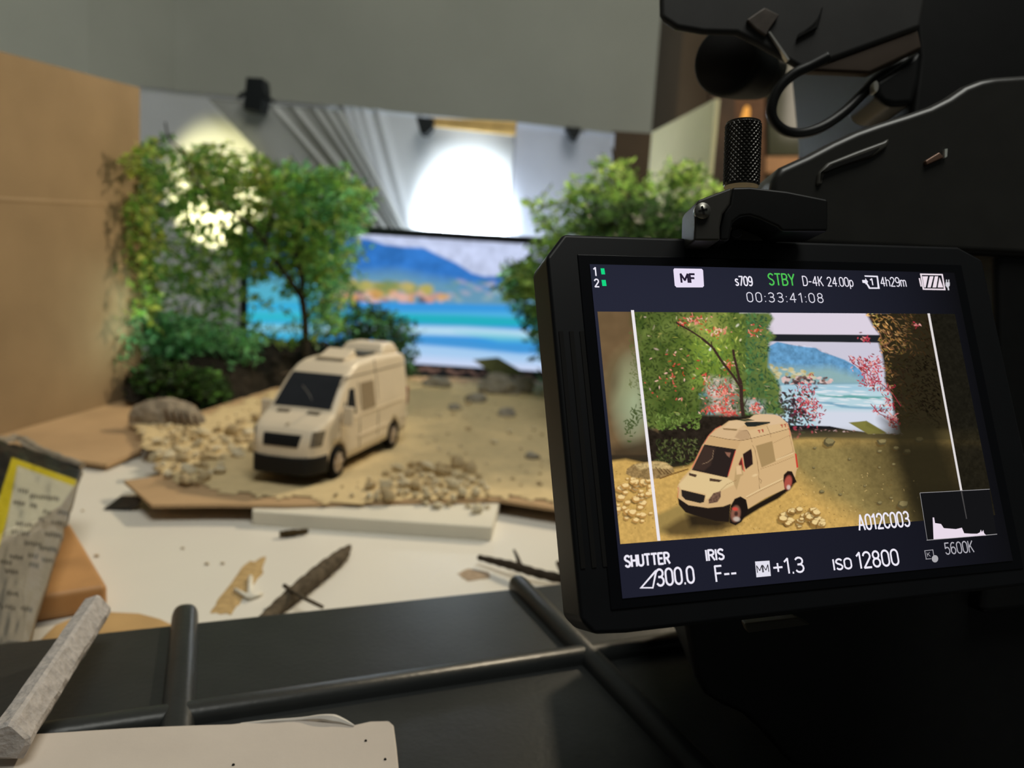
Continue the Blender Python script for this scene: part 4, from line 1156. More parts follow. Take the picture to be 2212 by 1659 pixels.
# torn white board at the very front
zb_ = 0.0395
edge_px = [(-150, 1592), (0, 1588), (60, 1585), (140, 1580), (200, 1576), (300, 1570), (400, 1566), (500, 1563), (560, 1556), (640, 1552), (700, 1553), (760, 1566), (800, 1557), (840, 1556), (851, 1566), (857, 1610), (866, 1700), (880, 1900), (-200, 1950)]
o = flat('white_board', edge_px, zb_, 0.0042, mat('white_card', (196, 186, 176), 0.55, 0.3, 0.05, 40, 0.1, 300))
bevel(o, 0.0005)
tag(o, 'white board with torn edge lying on the ribs of the black crate', 'board')
wbd = o
P = smooth_path([on_z(520, 1564, zb_ - 0.0004), on_z(580, 1558, zb_ + 0.0002), on_z(640, 1554, zb_ + 0.0002), on_z(690, 1550, zb_ + 0.0010), on_z(730, 1555, zb_ + 0.0006), on_z(765, 1568, zb_ + 0.0002)], 6)
obj('torn_edge', *tube_vf(P, np.interp(np.linspace(0, 1, len(P)), [0, .5, .75, 1], [0.0003, 0.0005, 0.0012, 0.0002]), 6), mat('torn_paper', (206, 200, 192), 0.6, 0.3, 0.1, 200), wbd, False)
for x_, y_ in ((832, 1640), (504, 1652), (790, 1600)):
    p_ = on_z(x_, y_, zb_ + 0.0001)
    obj('speck', *tube_vf([p_ - (0, 0, 0.0001), p_ + (0, 0, 0.0002)], [0.0004, 0.0003], 7), M_rubber, wbd)

# ------------------------------------------------------------------ video camera with its monitor
LP0 = np.array([0.01630011, 0.15074829, 0.15564521])
LEX = np.array([0.96531315, 0.25745474, 0.0434463]); LEX /= np.linalg.norm(LEX)
LEY = np.array([0.13025473, -0.33064587, -0.93472296]); LEY -= LEX * (LEX @ LEY); LEY /= np.linalg.norm(LEY)
LN = np.cross(LEX, LEY)          # away from the viewer
LW, LH = 0.08825, 0.04607


def L(u, v, d=0.0):
    return LP0 + LEX * u + LEY * v + LN * d


def uv(x, y):
    d = ray(x, y); t = ((LP0 - O) @ LN) / (d @ LN); Q = O + t * d - LP0
    return Q @ LEX, Q @ LEY


vc = empty('video_camera', (0.10, 0.20, 0.035), 0, 'black video camera with lit flip-out monitor, handle, knob and cable', 'camera')
# monitor housing: chamfered top corner, rounded rear
out = [(-0.0096, -0.0118), (-0.0054, -0.0170), (0.094, -0.0172), (0.1005, -0.0140), (0.1010, 0.0560), (0.0970, 0.0615), (0.0, 0.0623), (-0.0066, 0.0619), (-0.0090, 0.0592)]
mh = obj('monitor', *prism_vf([L(u, v, 0.0004) for u, v in out], LN * 0.011), mat('monitor_shell', (12, 13, 16), 0.45, 0.3, 0.1, 120), vc); bevel(mh, 0.0009, 3)
for k in range(3):
    u = -0.0084 + k * 0.0022
    o = obj('edge_groove', *prism_vf([L(u, 0.004, 0.0002), L(u + 0.0009, 0.004, 0.0002), L(u + 0.0012, 0.050, 0.0002), L(u + 0.0003, 0.050, 0.0002)], LN * 0.0007), M_rubber, mh)
bevel(obj('front_glass', *prism_vf([L(-0.0030, -0.0125, 0.0001), L(0.0935, -0.0125, 0.0001), L(0.0935, 0.0580, 0.0001), L(-0.0030, 0.0580, 0.0001)], LN * 0.0009), mat('front_glass', (10, 11, 15), 0.25, 0.25, 0.0), mh), 0.0003)
# the lit panel around the picture
au0, av0, au1, av1 = -0.0006, -0.0102, 0.0906, 0.0560
gu, gv = np.meshgrid(np.linspace(au0, au1, 24), np.linspace(av0, av1, 16))
P = (LP0 + gu[..., None] * LEX + gv[..., None] * LEY - LN * 0.0001).reshape(-1, 3)
fr_ = np.clip(gu.ravel() / au1, 0, 1)[:, None]; mid_ = np.exp(-((gv.ravel() - 0.0) / 0.02) ** 2)[:, None]
grid_obj('panel', P, 24, 16, emit_mat('panel_backlight', strength=1.0, attr='Col'), mh, cols=lin((30, 31, 44)) * (1 - fr_ ** 2) + lin((15, 15, 18)) * fr_ ** 2 + lin((22, 24, 34)) * mid_ * (1 - fr_ ** 3) * 0.8)

# live picture
nu, nv = 600, 330
gu, gv = np.meshgrid(np.linspace(0, LW, nu), np.linspace(0, LH, nv))
P = LP0 + gu[..., None] * LEX + gv[..., None] * LEY - LN * 0.00022
P = P.reshape(-1, 3)
pt = Painter(*proj(P), base=(46, 42, 30))
z4 = lambda *q: [(1280 + x * 0.18987, 660 + y * 0.18987) for x, y in q]
z5 = lambda *q: [(1640 + x * 0.21700, 660 + y * 0.21700) for x, y in q]
z6 = lambda *q: [(1300 + x * 0.20796, 880 + y * 0.20796) for x, y in q]
# cardboard side
pt.fill(z4((20, 50), (700, 50), (760, 1700), (20, 1700)), (112, 90, 62), 1, 2)
pt.mottle(z4((20, 50), (700, 50), (760, 1700), (20, 1700)), 0.2, 30, 2)
pt.dab(1280 + 470 * .19, 660 + 1080 * .19, 30, 62, 0, (170, 186, 150), 0.9, 0.9)
pt.dab(1280 + 400 * .19, 660 + 900 * .19, 30, 50, 0, (150, 150, 108), 0.5, 0.9)
pt.fill(z6((90, 420), (470, 330), (560, 560), (100, 560)), (62, 50, 36), 0.8, 12)
pt.dab(1280 + 240 * .19, 660 + 880 * .19, 12, 30, 0.2, (82, 64, 44), 0.5, 0.8)
# sheet + screen in the middle
pt.fill(z5((-200, 60), (1300, 60), (1300, 300), (-200, 285)), (224, 214, 228), 1, 1)
pt.fill(z5((40, 285), (1300, 293), (1300, 372), (40, 352)), (34, 37, 42), 1, 1)
pt.fill(z5((40, 355), (1320, 372), (1320, 1300), (40, 1250)), (208, 204, 220), 1, 1)
pt.fill(z5((60, 420), (110, 398), (180, 362), (340, 395), (480, 415), (560, 420), (620, 460), (740, 500), (850, 540), (940, 590), (1000, 640), (1050, 700), (1050, 800), (60, 800)), (102, 156, 198), 1, 1.5)
pt.mottle(z5((60, 362), (560, 410), (1000, 630), (1000, 760), (60, 760)), 0.35, 9, 3)
pt.fill(z5((60, 600), (500, 620), (700, 610), (960, 690), (1050, 740), (1050, 800), (60, 800)), (150, 182, 178), 0.85, 10)
for k in range(50):
    x = RS.uniform(120, 560); y = RS.uniform(590, 720)
    if y < 590 + (x - 120) * 0.2: continue
    pt.dab(*z5((x, y))[0], RS.uniform(3, 7), RS.uniform(2, 4), RS.uniform(-.4, .6), [(206, 194, 140), (182, 170, 112), (220, 208, 170)][k % 3], 0.8)
for k in range(70):
    x = RS.uniform(230, 720); y = 750 + RS.uniform(-36, 34)
    pt.dab(*z5((x, y))[0], RS.uniform(2, 6), RS.uniform(1.5, 4), RS.uniform(-.4, .4), [(96, 66, 66), (226, 190, 184), (120, 88, 80), (60, 50, 52), (232, 204, 196)][k % 5], 0.85)
pt.fill(z5((220, 796), (1330, 780), (1330, 1300), (220, 1300)), (188, 216, 226), 1, 1.5)
pt.fill(z5((240, 800), (1330, 790), (1330, 850), (240, 850)), (160, 200, 220), 0.8, 5)
pt.fill(z5((570, 880), (720, 900), (900, 890), (1090, 905), (1300, 905), (1300, 930), (1080, 932), (880, 922), (740, 915), (600, 900)), (96, 164, 160), 0.95, 2)
pt.fill(z5((560, 950), (720, 960), (900, 1000), (1250, 1020), (1300, 1030), (1300, 1040), (1000, 1030), (820, 1016), (700, 985), (580, 966)), (120, 166, 190), 0.9, 2)
for k in range(40):
    x = RS.uniform(560, 1280); y = RS.uniform(800, 1000)
    pt.dab(*z5((x, y))[0], RS.uniform(6, 16), RS.uniform(0.8, 1.8), 0.04, (232, 236, 242), 0.7)
pt.fill(z5((580, 1040), (1330, 1050), (1400, 1300), (580, 1300)), (216, 220, 234), 0.95, 6)
pt.fill(z5((260, 1190), (700, 1200), (900, 1240), (1150, 1270), (1480, 1285), (1480, 1420), (260, 1420)), (26, 26, 30), 1, 1.2)
for k in range(40):
    x = RS.uniform(400, 1440); y = 1225 + (x - 400) * 0.055 + RS.uniform(-12, 12)
    pt.dab(*z5((x, y))[0], RS.uniform(1.5, 4), RS.uniform(.8, 1.8), RS.uniform(-.5, .5), [(150, 110, 110), (60, 44, 46), (206, 180, 180)][k % 3], 0.9)
pt.fill(z5((890, 1165), (1065, 1148), (1268, 1268), (1240, 1276), (1085, 1280)), (128, 124, 62), 1, 1)
pt.fill(z5((1065, 1148), (1268, 1268), (1240, 1276), (1060, 1200)), (112, 108, 54), 0.7, 2)
# right tree mass and dark side
TR_ = z5((1060, 70), (2400, 70), (2400, 1700), (1500, 1700), (1440, 1330), (1400, 1180), (1350, 1020), (1300, 860), (1250, 760), (1250, 640), (1220, 480), (1190, 380), (1200, 290), (1130, 200))
pt.fill(TR_, (44, 38, 24), 1, 3)
for k in range(1500):
    x, y = RS.uniform(1060, 1800), RS.uniform(70, 1380)
    q = z5((x, y))[0]
    if not inpoly(np.array([q[0]]), np.array([q[1]]), TR_)[0]: continue
    lit = max(0, 1 - (x - 1180 - 0.12 * max(0, y - 500)) / 430) * (1.1 if y < 480 else 0.75)
    br = (0.30 + 0.95 * lit) * RS.uniform(0.6, 1.2)
    base = np.array([(176, 124, 70), (150, 112, 60), (122, 106, 52), (196, 150, 96), (120, 80, 56)][k % 5]) * br * (1 if y < 500 or x < 1330 else 0.5)
    pt.dab(q[0], q[1], RS.uniform(2, 5.5), RS.uniform(0.7, 1.6), RS.uniform(0.1, 1.3) if k % 3 else RS.uniform(-1, 0), np.clip(base, 0, 255), 0.8)
RED = [(196, 56, 76), (214, 84, 96), (166, 40, 60), (238, 170, 160), (120, 60, 50)]
for (cx_, cy_, rx, ry, n_) in ((1040, 620, 110, 110, 90), (1150, 620, 100, 130, 80), (1120, 760, 120, 60, 60), (1060, 340, 60, 40, 26), (1290, 960, 60, 90, 40), (1210, 1040, 80, 40, 26), (1330, 1140, 60, 80, 70), (930, 530, 30, 40, 10), (1260, 830, 90, 40, 30), (1560, 200, 40, 25, 12)):
    for k in range(n_):
        x, y = cx_ + RS.normal() * rx * 0.5, cy_ + RS.normal() * ry * 0.5
        pt.dab(*z5((x, y))[0], RS.uniform(2.2, 4.6), RS.uniform(0.8, 1.5), RS.uniform(0, 3.14), RED[RS.randint(5)], 0.9)
for q in (((1410, 1000), (1330, 880), (1230, 790), (1130, 730), (1030, 640), (930, 570), (890, 500)), ((1400, 1190), (1300, 1120), (1200, 1080), (1110, 980)), ((1230, 560), (1120, 600), (1050, 600))):
    pt.line(z5(*q), 1.8, (150, 44, 58), 0.9)
# middle bush
for k in range(260):
    x, y = RS.normal(330, 120), RS.normal(1050, 110)
    if x > 640 or y < 820 or x < 150: continue
    c_ = [(44, 40, 40), (60, 44, 50), (86, 44, 56), (50, 60, 44), (170, 60, 80)][RS.randint(5) if x > 330 else RS.randint(4)]
    pt.dab(*z5((x, y))[0], RS.uniform(2.5, 6), RS.uniform(1.2, 2.6), RS.uniform(0, 3.14), c_, 0.9)
for (cx_, cy_, n_) in ((480, 960, 60), (540, 1010, 40), (450, 840, 36), (560, 1120, 26), (500, 780, 20)):
    for k in range(n_):
        pt.dab(*z5((cx_ + RS.normal() * 45, cy_ + RS.normal() * 45))[0], RS.uniform(2, 4), RS.uniform(.8, 1.4), RS.uniform(0, 3.14), RED[RS.randint(5)], 0.9)
# left tree
LT4 = z4((470, 80), (2010, 80), (2060, 150), (1990, 260), (2080, 350), (2010, 430), (2000, 700), (2080, 800), (2140, 950), (2120, 1100), (2180, 1240), (1240, 1240), (1240, 1330), (640, 1400), (590, 1200), (540, 700), (490, 300))
pt.fill(LT4, (112, 128, 62), 1, 4)
pt.fill(z4((1000, 80), (1500, 80), (1500, 420), (1100, 320)), (206, 196, 118), 0.8, 14)
pt.fill(z4((1150, 420), (1550, 560), (1500, 800), (1150, 900)), (150, 180, 70), 0.8, 16)
pt.fill(z4((1330, 800), (1650, 860), (1680, 1240), (1220, 1240)), (232, 216, 206), 0.9, 8)
pt.fill(z4((1740, 1060), (1960, 1080), (1960, 1230), (1740, 1200)), (226, 220, 226), 0.9, 6)
pt.fill(z4((1205, 1000), (1300, 980), (1300, 1060), (1205, 1060)), (150, 210, 226), 0.9, 2)
pt.fill(z4((1205, 1190), (1400, 1200), (1400, 1240), (1205, 1240)), (140, 206, 216), 0.9, 2)
G4 = [(62, 84, 34), (84, 110, 44), (48, 70, 34), (112, 138, 54), (70, 96, 52), (140, 156, 70)]
for k in range(260):
    x, y = RS.uniform(480, 2100), RS.uniform(80, 1330)
    if inpoly(np.array([z4((x, y))[0][0]]), np.array([z4((x, y))[0][1]]), LT4)[0]:
        yel = math.exp(-((x - 1350) / 330) ** 2 - ((y - 420) / 380) ** 2)
        c_ = np.array((58, 78, 30), float) * (1 - yel) + np.array((136, 158, 56), float) * yel
        if x > 1750: c_ = c_ * 0.7 + np.array((40, 50, 36))
        pt.dab(*z4((x, y))[0], RS.uniform(9, 20), RS.uniform(6, 14), RS.uniform(0, 3), c_, 0.45, 0.8)
for k in range(2600):
    x, y = RS.uniform(440, 2180), RS.uniform(80, 1400)
    q = z4((x, y))[0]
    if not inpoly(np.array([q[0]]), np.array([q[1]]), LT4)[0]: continue
    yel = math.exp(-((x - 1280) / 260) ** 2 - ((y - 200) / 220) ** 2); mid = math.exp(-((x - 1450) / 210) ** 2 - ((y - 1060) / 200) ** 2)
    if RS.rand() < 0.55 * mid or RS.rand() < 0.35 * yel: continue
    c_ = np.array(G4[RS.randint(6)], float)
    if x > 1750: c_ = c_ * (0.8, 1.0, 1.15) + (0, 8, 20)
    if x < 1150: c_ *= 0.8
    if RS.rand() < 0.035: c_ = np.array([(240, 226, 180), (226, 214, 120), (246, 214, 196), (206, 200, 90)][RS.randint(4)], float)
    pt.dab(q[0], q[1], RS.uniform(2.2, 5.5), RS.uniform(0.9, 2.2), RS.uniform(0, 3.14), np.clip(c_ * RS.uniform(0.8, 1.2) * (0.75 + 0.5 * math.exp(-((x - 1350) / 380) ** 2 - ((y - 420) / 420) ** 2)), 0, 255), 0.65, 0.5)
for (cx_, cy_, rx, ry, n_) in ((1480, 1000, 170, 140, 130), (1440, 1180, 200, 60, 90), (1560, 1240, 90, 40, 40), (1150, 160, 130, 60, 40), (1400, 290, 160, 60, 36), (1860, 1160, 60, 70, 36), (1280, 820, 50, 60, 16), (940, 800, 260, 300, 40), (1560, 680, 50, 80, 20), (1850, 300, 90, 80, 20), (1010, 210, 40, 40, 12)):
    for k in range(n_):
        c_ = [(206, 62, 60), (226, 92, 84), (240, 150, 130), (196, 70, 40), (250, 200, 180)][RS.randint(5)]
        pt.dab(*z4((cx_ + RS.normal() * rx * .5, cy_ + RS.normal() * ry * .5))[0], RS.uniform(1.8, 4.2), RS.uniform(0.9, 1.8), RS.uniform(0, 3.14), c_, 0.85)
for q, wd in ((((1715, 1260), (1695, 1100), (1690, 900), (1670, 830)), 8), (((1690, 940), (1600, 800), (1480, 650), (1370, 480), (1240, 370)), 5), (((1240, 370), (1120, 290), (990, 220), (950, 190)), 3.4), (((1675, 860), (1640, 700), (1610, 580), (1600, 500)), 5.4), (((1360, 480), (1350, 410)), 2.5), (((1720, 1150), (1760, 1060)), 2)):
    pt.line(z4(*q), wd, (62, 44, 38), 1, 0.7)
for k in range(70):
    t_ = RS.rand(); pt.dab(*z4((560 - 170 * t_ + RS.normal() * 30, 1180 + 240 * t_ + RS.normal() * 60))[0], RS.uniform(2.4, 5), RS.uniform(1, 1.8), RS.uniform(0, 3.14), (70, 84, 44), 0.85)
for k in range(160):
    pt.dab(*z4((RS.uniform(420, 560), RS.uniform(300, 950)))[0], RS.uniform(2, 4), RS.uniform(.8, 1.5), RS.uniform(0, 3.14), (96, 104, 56), 0.6)
# dark bank
BK = z6((470, 200), (600, 260), (760, 210), (1030, 80), (1500, 90), (1560, 90), (1500, 420), (1000, 560), (960, 600), (520, 560), (470, 400))
pt.fill(BK, (40, 33, 26), 1, 4)
pt.mottle(BK, 0.5, 8, 9)
for k in range(120):
    x, y = RS.uniform(560, 1040), RS.uniform(60, 230)
    if y > 260 - (x - 560) * 0.1: continue
    pt.dab(*z6((x, y))[0], RS.uniform(2.5, 5), RS.uniform(1, 2), RS.uniform(0, 3.14), [(104, 128, 56), (124, 146, 74), (80, 104, 44)][k % 3], 0.9)
for k in range(220):
    x, y = RS.uniform(560, 1000), RS.uniform(330, 610)
    pt.dab(*z6((x, y))[0], RS.uniform(2.5, 5), RS.uniform(1, 2), RS.uniform(0, 3.14), [(58, 66, 34), (76, 84, 42), (44, 50, 28), (104, 108, 66)][k % 4], 0.75)
# ground
GR = z6((90, 560), (250, 540), (700, 640), (900, 610), (1000, 540), (2000, 330), (2120, 320), (4500, 360), (4500, 1600), (90, 1600))
pt.fill(GR, (206, 166, 92), 1, 4)
pt.fill(z6((1700, 330), (4500, 330), (4500, 1600), (3300, 1500), (2700, 1150), (2250, 900), (1900, 600)), (140, 124, 76), 0.9, 24)
pt.fill(z6((2500, 330), (4500, 330), (4500, 1600), (3300, 1500), (2800, 1000)), (104, 90, 54), 0.8, 30)
pt.fill(z6((2900, 330), (4500, 330), (4500, 1600), (3700, 1500), (3150, 900)), (46, 38, 24), 0.85, 26)
pt.mottle(GR, 0.2, 7, 13)
for k in range(320):
    x, y = RS.uniform(100, 3300), RS.uniform(600, 1400)
    pt.dab(*z6((x, y))[0], RS.uniform(0.8, 2.4), RS.uniform(0.6, 1.2), RS.uniform(0, 3), [(120, 92, 48), (232, 198, 130), (96, 76, 42)][k % 3], 0.6)


def pstone(x, y, s, hi=(240, 210, 146), lo=(150, 112, 58)):
    s *= 1.25
    n_ = 7; an = [2 * math.pi * k / n_ + RS.uniform(-.25, .25) for k in range(n_)]
    pl = [(x + math.cos(a) * s * RS.uniform(.8, 1.15), y + math.sin(a) * s * .72 * RS.uniform(.8, 1.15)) for a in an]
    pt.fill([(a + s * -.25, b + s * .35) for a, b in pl], (92, 68, 34), 0.6, 1)
    pt.fill(pl, lo, 1, .5)
    pt.fill([(x + (a - x) * .78 + s * .12, y + (b - y) * .62 - s * .18) for a, b in pl], hi, 1, .6)


for k in range(46):
    x, y = RS.uniform(150, 520), RS.uniform(740, 1190)
    if y < 700 + abs(x - 300) * .3: continue
    pstone(*z6((x, y))[0], RS.uniform(3.2, 9.5), (244, 212, 148), (186, 140, 76))
for k in range(34):
    x, y = RS.uniform(1760, 2300), RS.uniform(1060, 1240)
    if y < 1230 - (x - 1700) * .6: continue
    pstone(*z6((x, y))[0], RS.uniform(4, 10.5))
for k in range(30):
    x, y = RS.uniform(620, 1100), RS.uniform(1300, 2300)
for (x, y, s) in ((1905, 955, 15), (1985, 950, 13), (1935, 968, 9), (1900, 975, 8), (1960, 975, 12), (1835, 992, 6), (1868, 1050, 5), (1790, 955, 18), (1760, 968, 6), (1900, 1010, 5), (1775, 1062, 8), (1815, 1068, 6), (1950, 1090, 18), (1900, 1086, 8), (1925, 1076, 6), (1758, 1010, 5), (1930, 1003, 6)):
    pstone(x, y, s * .6, (142, 128, 86), (92, 82, 54))
pt.fill([(1905, 905), (2020, 905), (2110, 1180), (1995, 1165), (1962, 1075), (1938, 985)], (42, 37, 23), 0.88, 16)
pt.fill([(1960, 1060), (2110, 1040), (2110, 1180), (1960, 1180)], (40, 35, 22), 0.6, 14)
# bark slab
pt.fill(z6((250, 690), (260, 640), (330, 590), (400, 575), (560, 555), (660, 570), (740, 620), (755, 670), (640, 730), (480, 750), (330, 730)), (150, 122, 78), 1, 1)
pt.fill(z6((340, 600), (440, 580), (560, 560), (680, 580), (740, 640), (620, 640), (480, 630), (400, 650)), (206, 178, 122), 0.8, 2)
pt.mottle(z6((250, 690), (260, 640), (330, 590), (400, 575), (560, 555), (660, 570), (740, 620), (755, 670), (640, 730), (480, 750), (330, 730)), 0.5, 4, 15)
for k in range(4):
    pt.line(z6((560 + k * 40, 620 + k * 8), (620 + k * 36, 700 - k * 4)), 2, (84, 58, 32), 0.8)
pt.line(z6((600, 740), (740, 690), (900, 640)), 3, (110, 76, 38), 0.9)
# shadow of the van
pt.fill(z6((560, 1120), (820, 1000), (980, 1060), (1000, 1300), (640, 1320), (590, 1310)), (150, 128, 74), 0.85, 5)
pt.fill(z6((640, 1260), (820, 1150), (1000, 1100), (1320, 1200), (1450, 1200), (1250, 1300), (900, 1350), (700, 1340)), (84, 66, 38), 0.85, 8)
pt.fill(z6((880, 1110), (1330, 1090), (1400, 1200), (1200, 1250), (920, 1240)), (38, 30, 22), 0.9, 7)
pt.fill(z6((1450, 1170), (1500, 1060), (1880, 850), (2010, 780), (1960, 850), (1830, 950), (1640, 1050)), (34, 27, 20), 1, 2)
# van
BOD = z6((925, 640), (1040, 400), (1110, 290), (1180, 220), (1250, 190), (1320, 140), (1460, 125), (1540, 110), (1580, 80), (1640, 70), (1790, 75), (1850, 95), (1920, 160), (1960, 250), (1985, 360), (2010, 480), (2040, 620), (2020, 660), (2010, 720), (1900, 850), (1700, 940), (1510, 1060), (1440, 1000), (1340, 1010), (1260, 1030), (1100, 1050), (900, 1020), (800, 960), (785, 820), (830, 740))
pt.fill(BOD, (214, 178, 128), 1, .7)
pt.fill(z6((925, 640), (1120, 300), (1330, 330), (1450, 340), (1400, 440), (1080, 390), (940, 660)), (208, 170, 120), 1, 1)
pt.fill(z6((930, 660), (1300, 730), (1400, 790), (1230, 870), (1080, 960), (1080, 900), (820, 850), (800, 800)), (226, 198, 146), 1, 1.5)
pt.fill(z6((1120, 290), (1260, 190), (1480, 200), (1530, 240), (1545, 320), (1440, 340), (1300, 330)), (216, 182, 138), 1, 1)
pt.fill(z6((1380, 310), (1420, 250), (1500, 235), (1535, 270), (1540, 325), (1450, 340)), (184, 150, 112), 0.8, 1.5)
pt.fill(z6((1530, 240), (1720, 190), (1930, 160), (1950, 220), (1550, 325)), (220, 186, 138), 1, 1)
pt.fill(z6((1540, 110), (1580, 80), (1640, 70), (1790, 75), (1850, 95), (1920, 160), (1720, 190), (1750, 150), (1500, 150)), (222, 190, 150), 1, .8)
pt.fill(z6((1260, 215), (1330, 140), (1470, 130), (1500, 175), (1410, 225), (1390, 240)), (222, 190, 146), 1, .8)
pt.fill(z6((1255, 215), (1410, 225), (1400, 242), (1265, 232)), (146, 118, 80), 1, .6)
pt.fill(z6((1480, 165), (1500, 150), (1750, 150), (1745, 165), (1590, 200), (1510, 200)), (40, 44, 40), 1, .6)
pt.fill(z6((1400, 130), (1520, 118), (1590, 135), (1480, 145)), (70, 72, 50), 1, .6)
pt.line(z6((1110, 292), (1300, 330), (1450, 345), (1545, 325), (1750, 275), (1955, 220)), 1.0, (92, 64, 40), 0.9, .5)
pt.line(z6((1420, 240), (1510, 240), (1540, 290), (1560, 360)), .9, (110, 78, 50), 0.8, .5)
pt.line(z6((1715, 195), (1750, 275), (1755, 310)), .9, (110, 78, 50), 0.8, .5)
for (x, y) in ((1620, 245), (1655, 238), (1855, 188), (1890, 182)):
    pt.fill(z6((x, y - 8), (x + 22, y - 12), (x + 24, y + 22), (x + 14, y + 22), (x + 12, y), (x, y + 2)), (176, 62, 50), 1, .5)
pt.fill(z6((935, 650), (1065, 385), (1395, 435), (1310, 720), (1300, 730)), (44, 35, 32), 1, .6)
pt.fill(z6((950, 640), (1065, 400), (1180, 425), (1130, 600), (1060, 660)), (70, 52, 44), 0.7, 2)
pt.fill(z6((1280, 465), (1340, 470), (1325, 520), (1300, 500)), (150, 104, 84), 0.9, 1)
pt.line(z6((1160, 445), (1150, 530), (1100, 570), (1040, 590)), .8, (170, 140, 110), 0.9, .5)
pt.line(z6((1050, 400), (1000, 500), (935, 630)), 1.5, (230, 84, 74), 0.9, .5)
pt.line(z6((1390, 450), (1350, 580), (1310, 715)), 1.5, (230, 84, 74), 0.9, .5)
pt.line(z6((1060, 380), (1110, 295), (1180, 225), (1240, 190)), 1.2, (226, 96, 80), 0.9, .5)
pt.fill(z6((1465, 485), (1550, 430), (1560, 470), (1570, 590), (1495, 645), (1480, 600)), (46, 30, 28), 1, .6)
pt.fill(z6((1420, 590), (1450, 520), (1470, 660), (1450, 640)), (110, 44, 38), 1, .6)
pt.line(z6((1455, 520), (1468, 600), (1480, 665)), 2.2, (222, 74, 66), 0.9, .5)
pt.fill(z6((1600, 400), (1770, 350), (1805, 560), (1660, 625)), (170, 140, 94), 1, .7)
pt.line(z6((1565, 390), (1590, 440), (1625, 620), (1640, 850)), .9, (120, 88, 56), 0.8, .5)
pt.line(z6((1780, 370), (1950, 290), (1990, 460), (1820, 540)), .8, (150, 116, 80), 0.8, .5)
pt.line(z6((1810, 545), (1990, 475)), 1.6, (240, 214, 164), 0.8, .5)
pt.line(z6((1650, 640), (1830, 580), (2000, 510)), .8, (150, 112, 72), 0.8, .5)
pt.line(z6((1500, 930), (1650, 850), (1880, 740)), 1.8, (240, 212, 160), 0.9, .5)
pt.line(z6((1500, 945), (1650, 866), (1880, 756)), 1.0, (140, 104, 64), 0.8, .5)
pt.line(z6((1640, 740), (1660, 760), (1650, 790)), 1, (110, 80, 50), 0.8, .5)
pt.dab(*z6((1590, 705))[0], 6, 2.4, -0.35, (232, 200, 150), 1)
pt.fill(z6((1395, 610), (1450, 600), (1470, 700), (1440, 720), (1400, 860), (1370, 790)), (190, 158, 110), 1, 1)
pt.fill(z6((1395, 610), (1440, 605), (1455, 690), (1400, 700)), (226, 190, 142), 1, 1)
pt.line(z6((1225, 870), (1300, 800), (1400, 755)), 1.0, (150, 116, 76), 0.9, .5)
pt.fill(z6((905, 680), (990, 700), (975, 726), (905, 706)), (78, 58, 44), 1, .6)
pt.fill(z6((1120, 735), (1250, 755), (1220, 776), (1120, 765)), (78, 58, 44), 1, .6)
pt.fill(z6((825, 855), (860, 862), (1040, 905), (1075, 915), (1060, 985), (1020, 995), (870, 960), (830, 920)), (42, 36, 32), 1, .6)
pt.fill(z6((1110, 960), (1160, 890), (1235, 870), (1235, 930), (1200, 985), (1110, 1000)), (112, 84, 68), 1, .6)
pt.mottle(z6((1110, 960), (1160, 890), (1235, 870), (1235, 930), (1200, 985), (1110, 1000)), 0.6, 3, 19)
pt.fill(z6((790, 940), (900, 1015), (1100, 1045), (1260, 1030), (1340, 1000), (1320, 1190), (1180, 1180), (960, 1120), (870, 1090), (800, 1010)), (36, 28, 24), 1, .8)
pt.line(z6((785, 940), (800, 860), (790, 830)), 1.2, (210, 90, 70), 0.8, .5)
pt.fill(z6((1330, 1120), (1340, 1020), (1380, 950), (1440, 925), (1500, 960), (1520, 1060), (1500, 1110), (1450, 1190), (1390, 1225), (1330, 1200)), (30, 24, 21), 1, .7)
pt.dab(*z6((1390, 1105))[0], 11.5, 19, 0.14, (96, 66, 54), 1, .1)
pt.dab(*z6((1390, 1105))[0], 9.5, 16.5, 0.14, (140, 92, 74), 1, .15)
pt.dab(*z6((1385, 1055))[0], 6, 3.5, 0.1, (214, 76, 64), 1)
pt.dab(*z6((1400, 1160))[0], 7, 5, 0.1, (196, 180, 166), 1)
pt.dab(*z6((1395, 1105))[0], 4, 5, 0.1, (70, 46, 40), 1)
pt.fill(z6((1885, 760), (1890, 700), (1930, 660), (1975, 665), (2000, 720), (2025, 775), (1980, 800), (1950, 860), (1900, 850)), (38, 26, 22), 1, .7)
pt.dab(*z6((1935, 780))[0], 8, 15, 0.2, (176, 84, 70), 1, .2)
pt.dab(*z6((1940, 830))[0], 4, 5, 0.1, (214, 190, 176), 1)
pt.fill(z6((2005, 480), (2020, 480), (2040, 620), (2025, 632)), (206, 52, 44), 1, .5)
pt.line(z6((1920, 160), (1950, 235), (1960, 300)), 1.3, (226, 90, 80), 0.8, .5)
# beyond the frame lines the picture is dimmer on the far side
pt.fill([(2004, 660), (2200, 660), (2240, 1250), (2098, 1250), (2074, 1061)], (24, 23, 18), 0.86, 2)
pt.mottle([(2004, 660), (2200, 660), (2240, 1250), (2098, 1250), (2074, 1061)], 0.35, 6, 23)
grid_obj('picture', P, nu, nv, emit_mat('live_picture', strength=0.95, attr='Col'), mh, cols=pt.C)


# readouts: flat lit lettering on the panel
def quad(name, px, col, d=-0.00034, s=1.0):
    q = [L(*uv(x, y), d) for x, y in px]
    return obj(name, *prism_vf(q, -LN * 0.00001), emit_mat('ui_%d_%d_%d' % tuple(col), col, s), mh)


def _arc(cx_, cy_, rx, ry, a0, a1, n_=9):
    return [(cx_ + rx * math.cos(math.radians(a)), cy_ + ry * math.sin(math.radians(a))) for a in np.linspace(a0, a1, n_)]


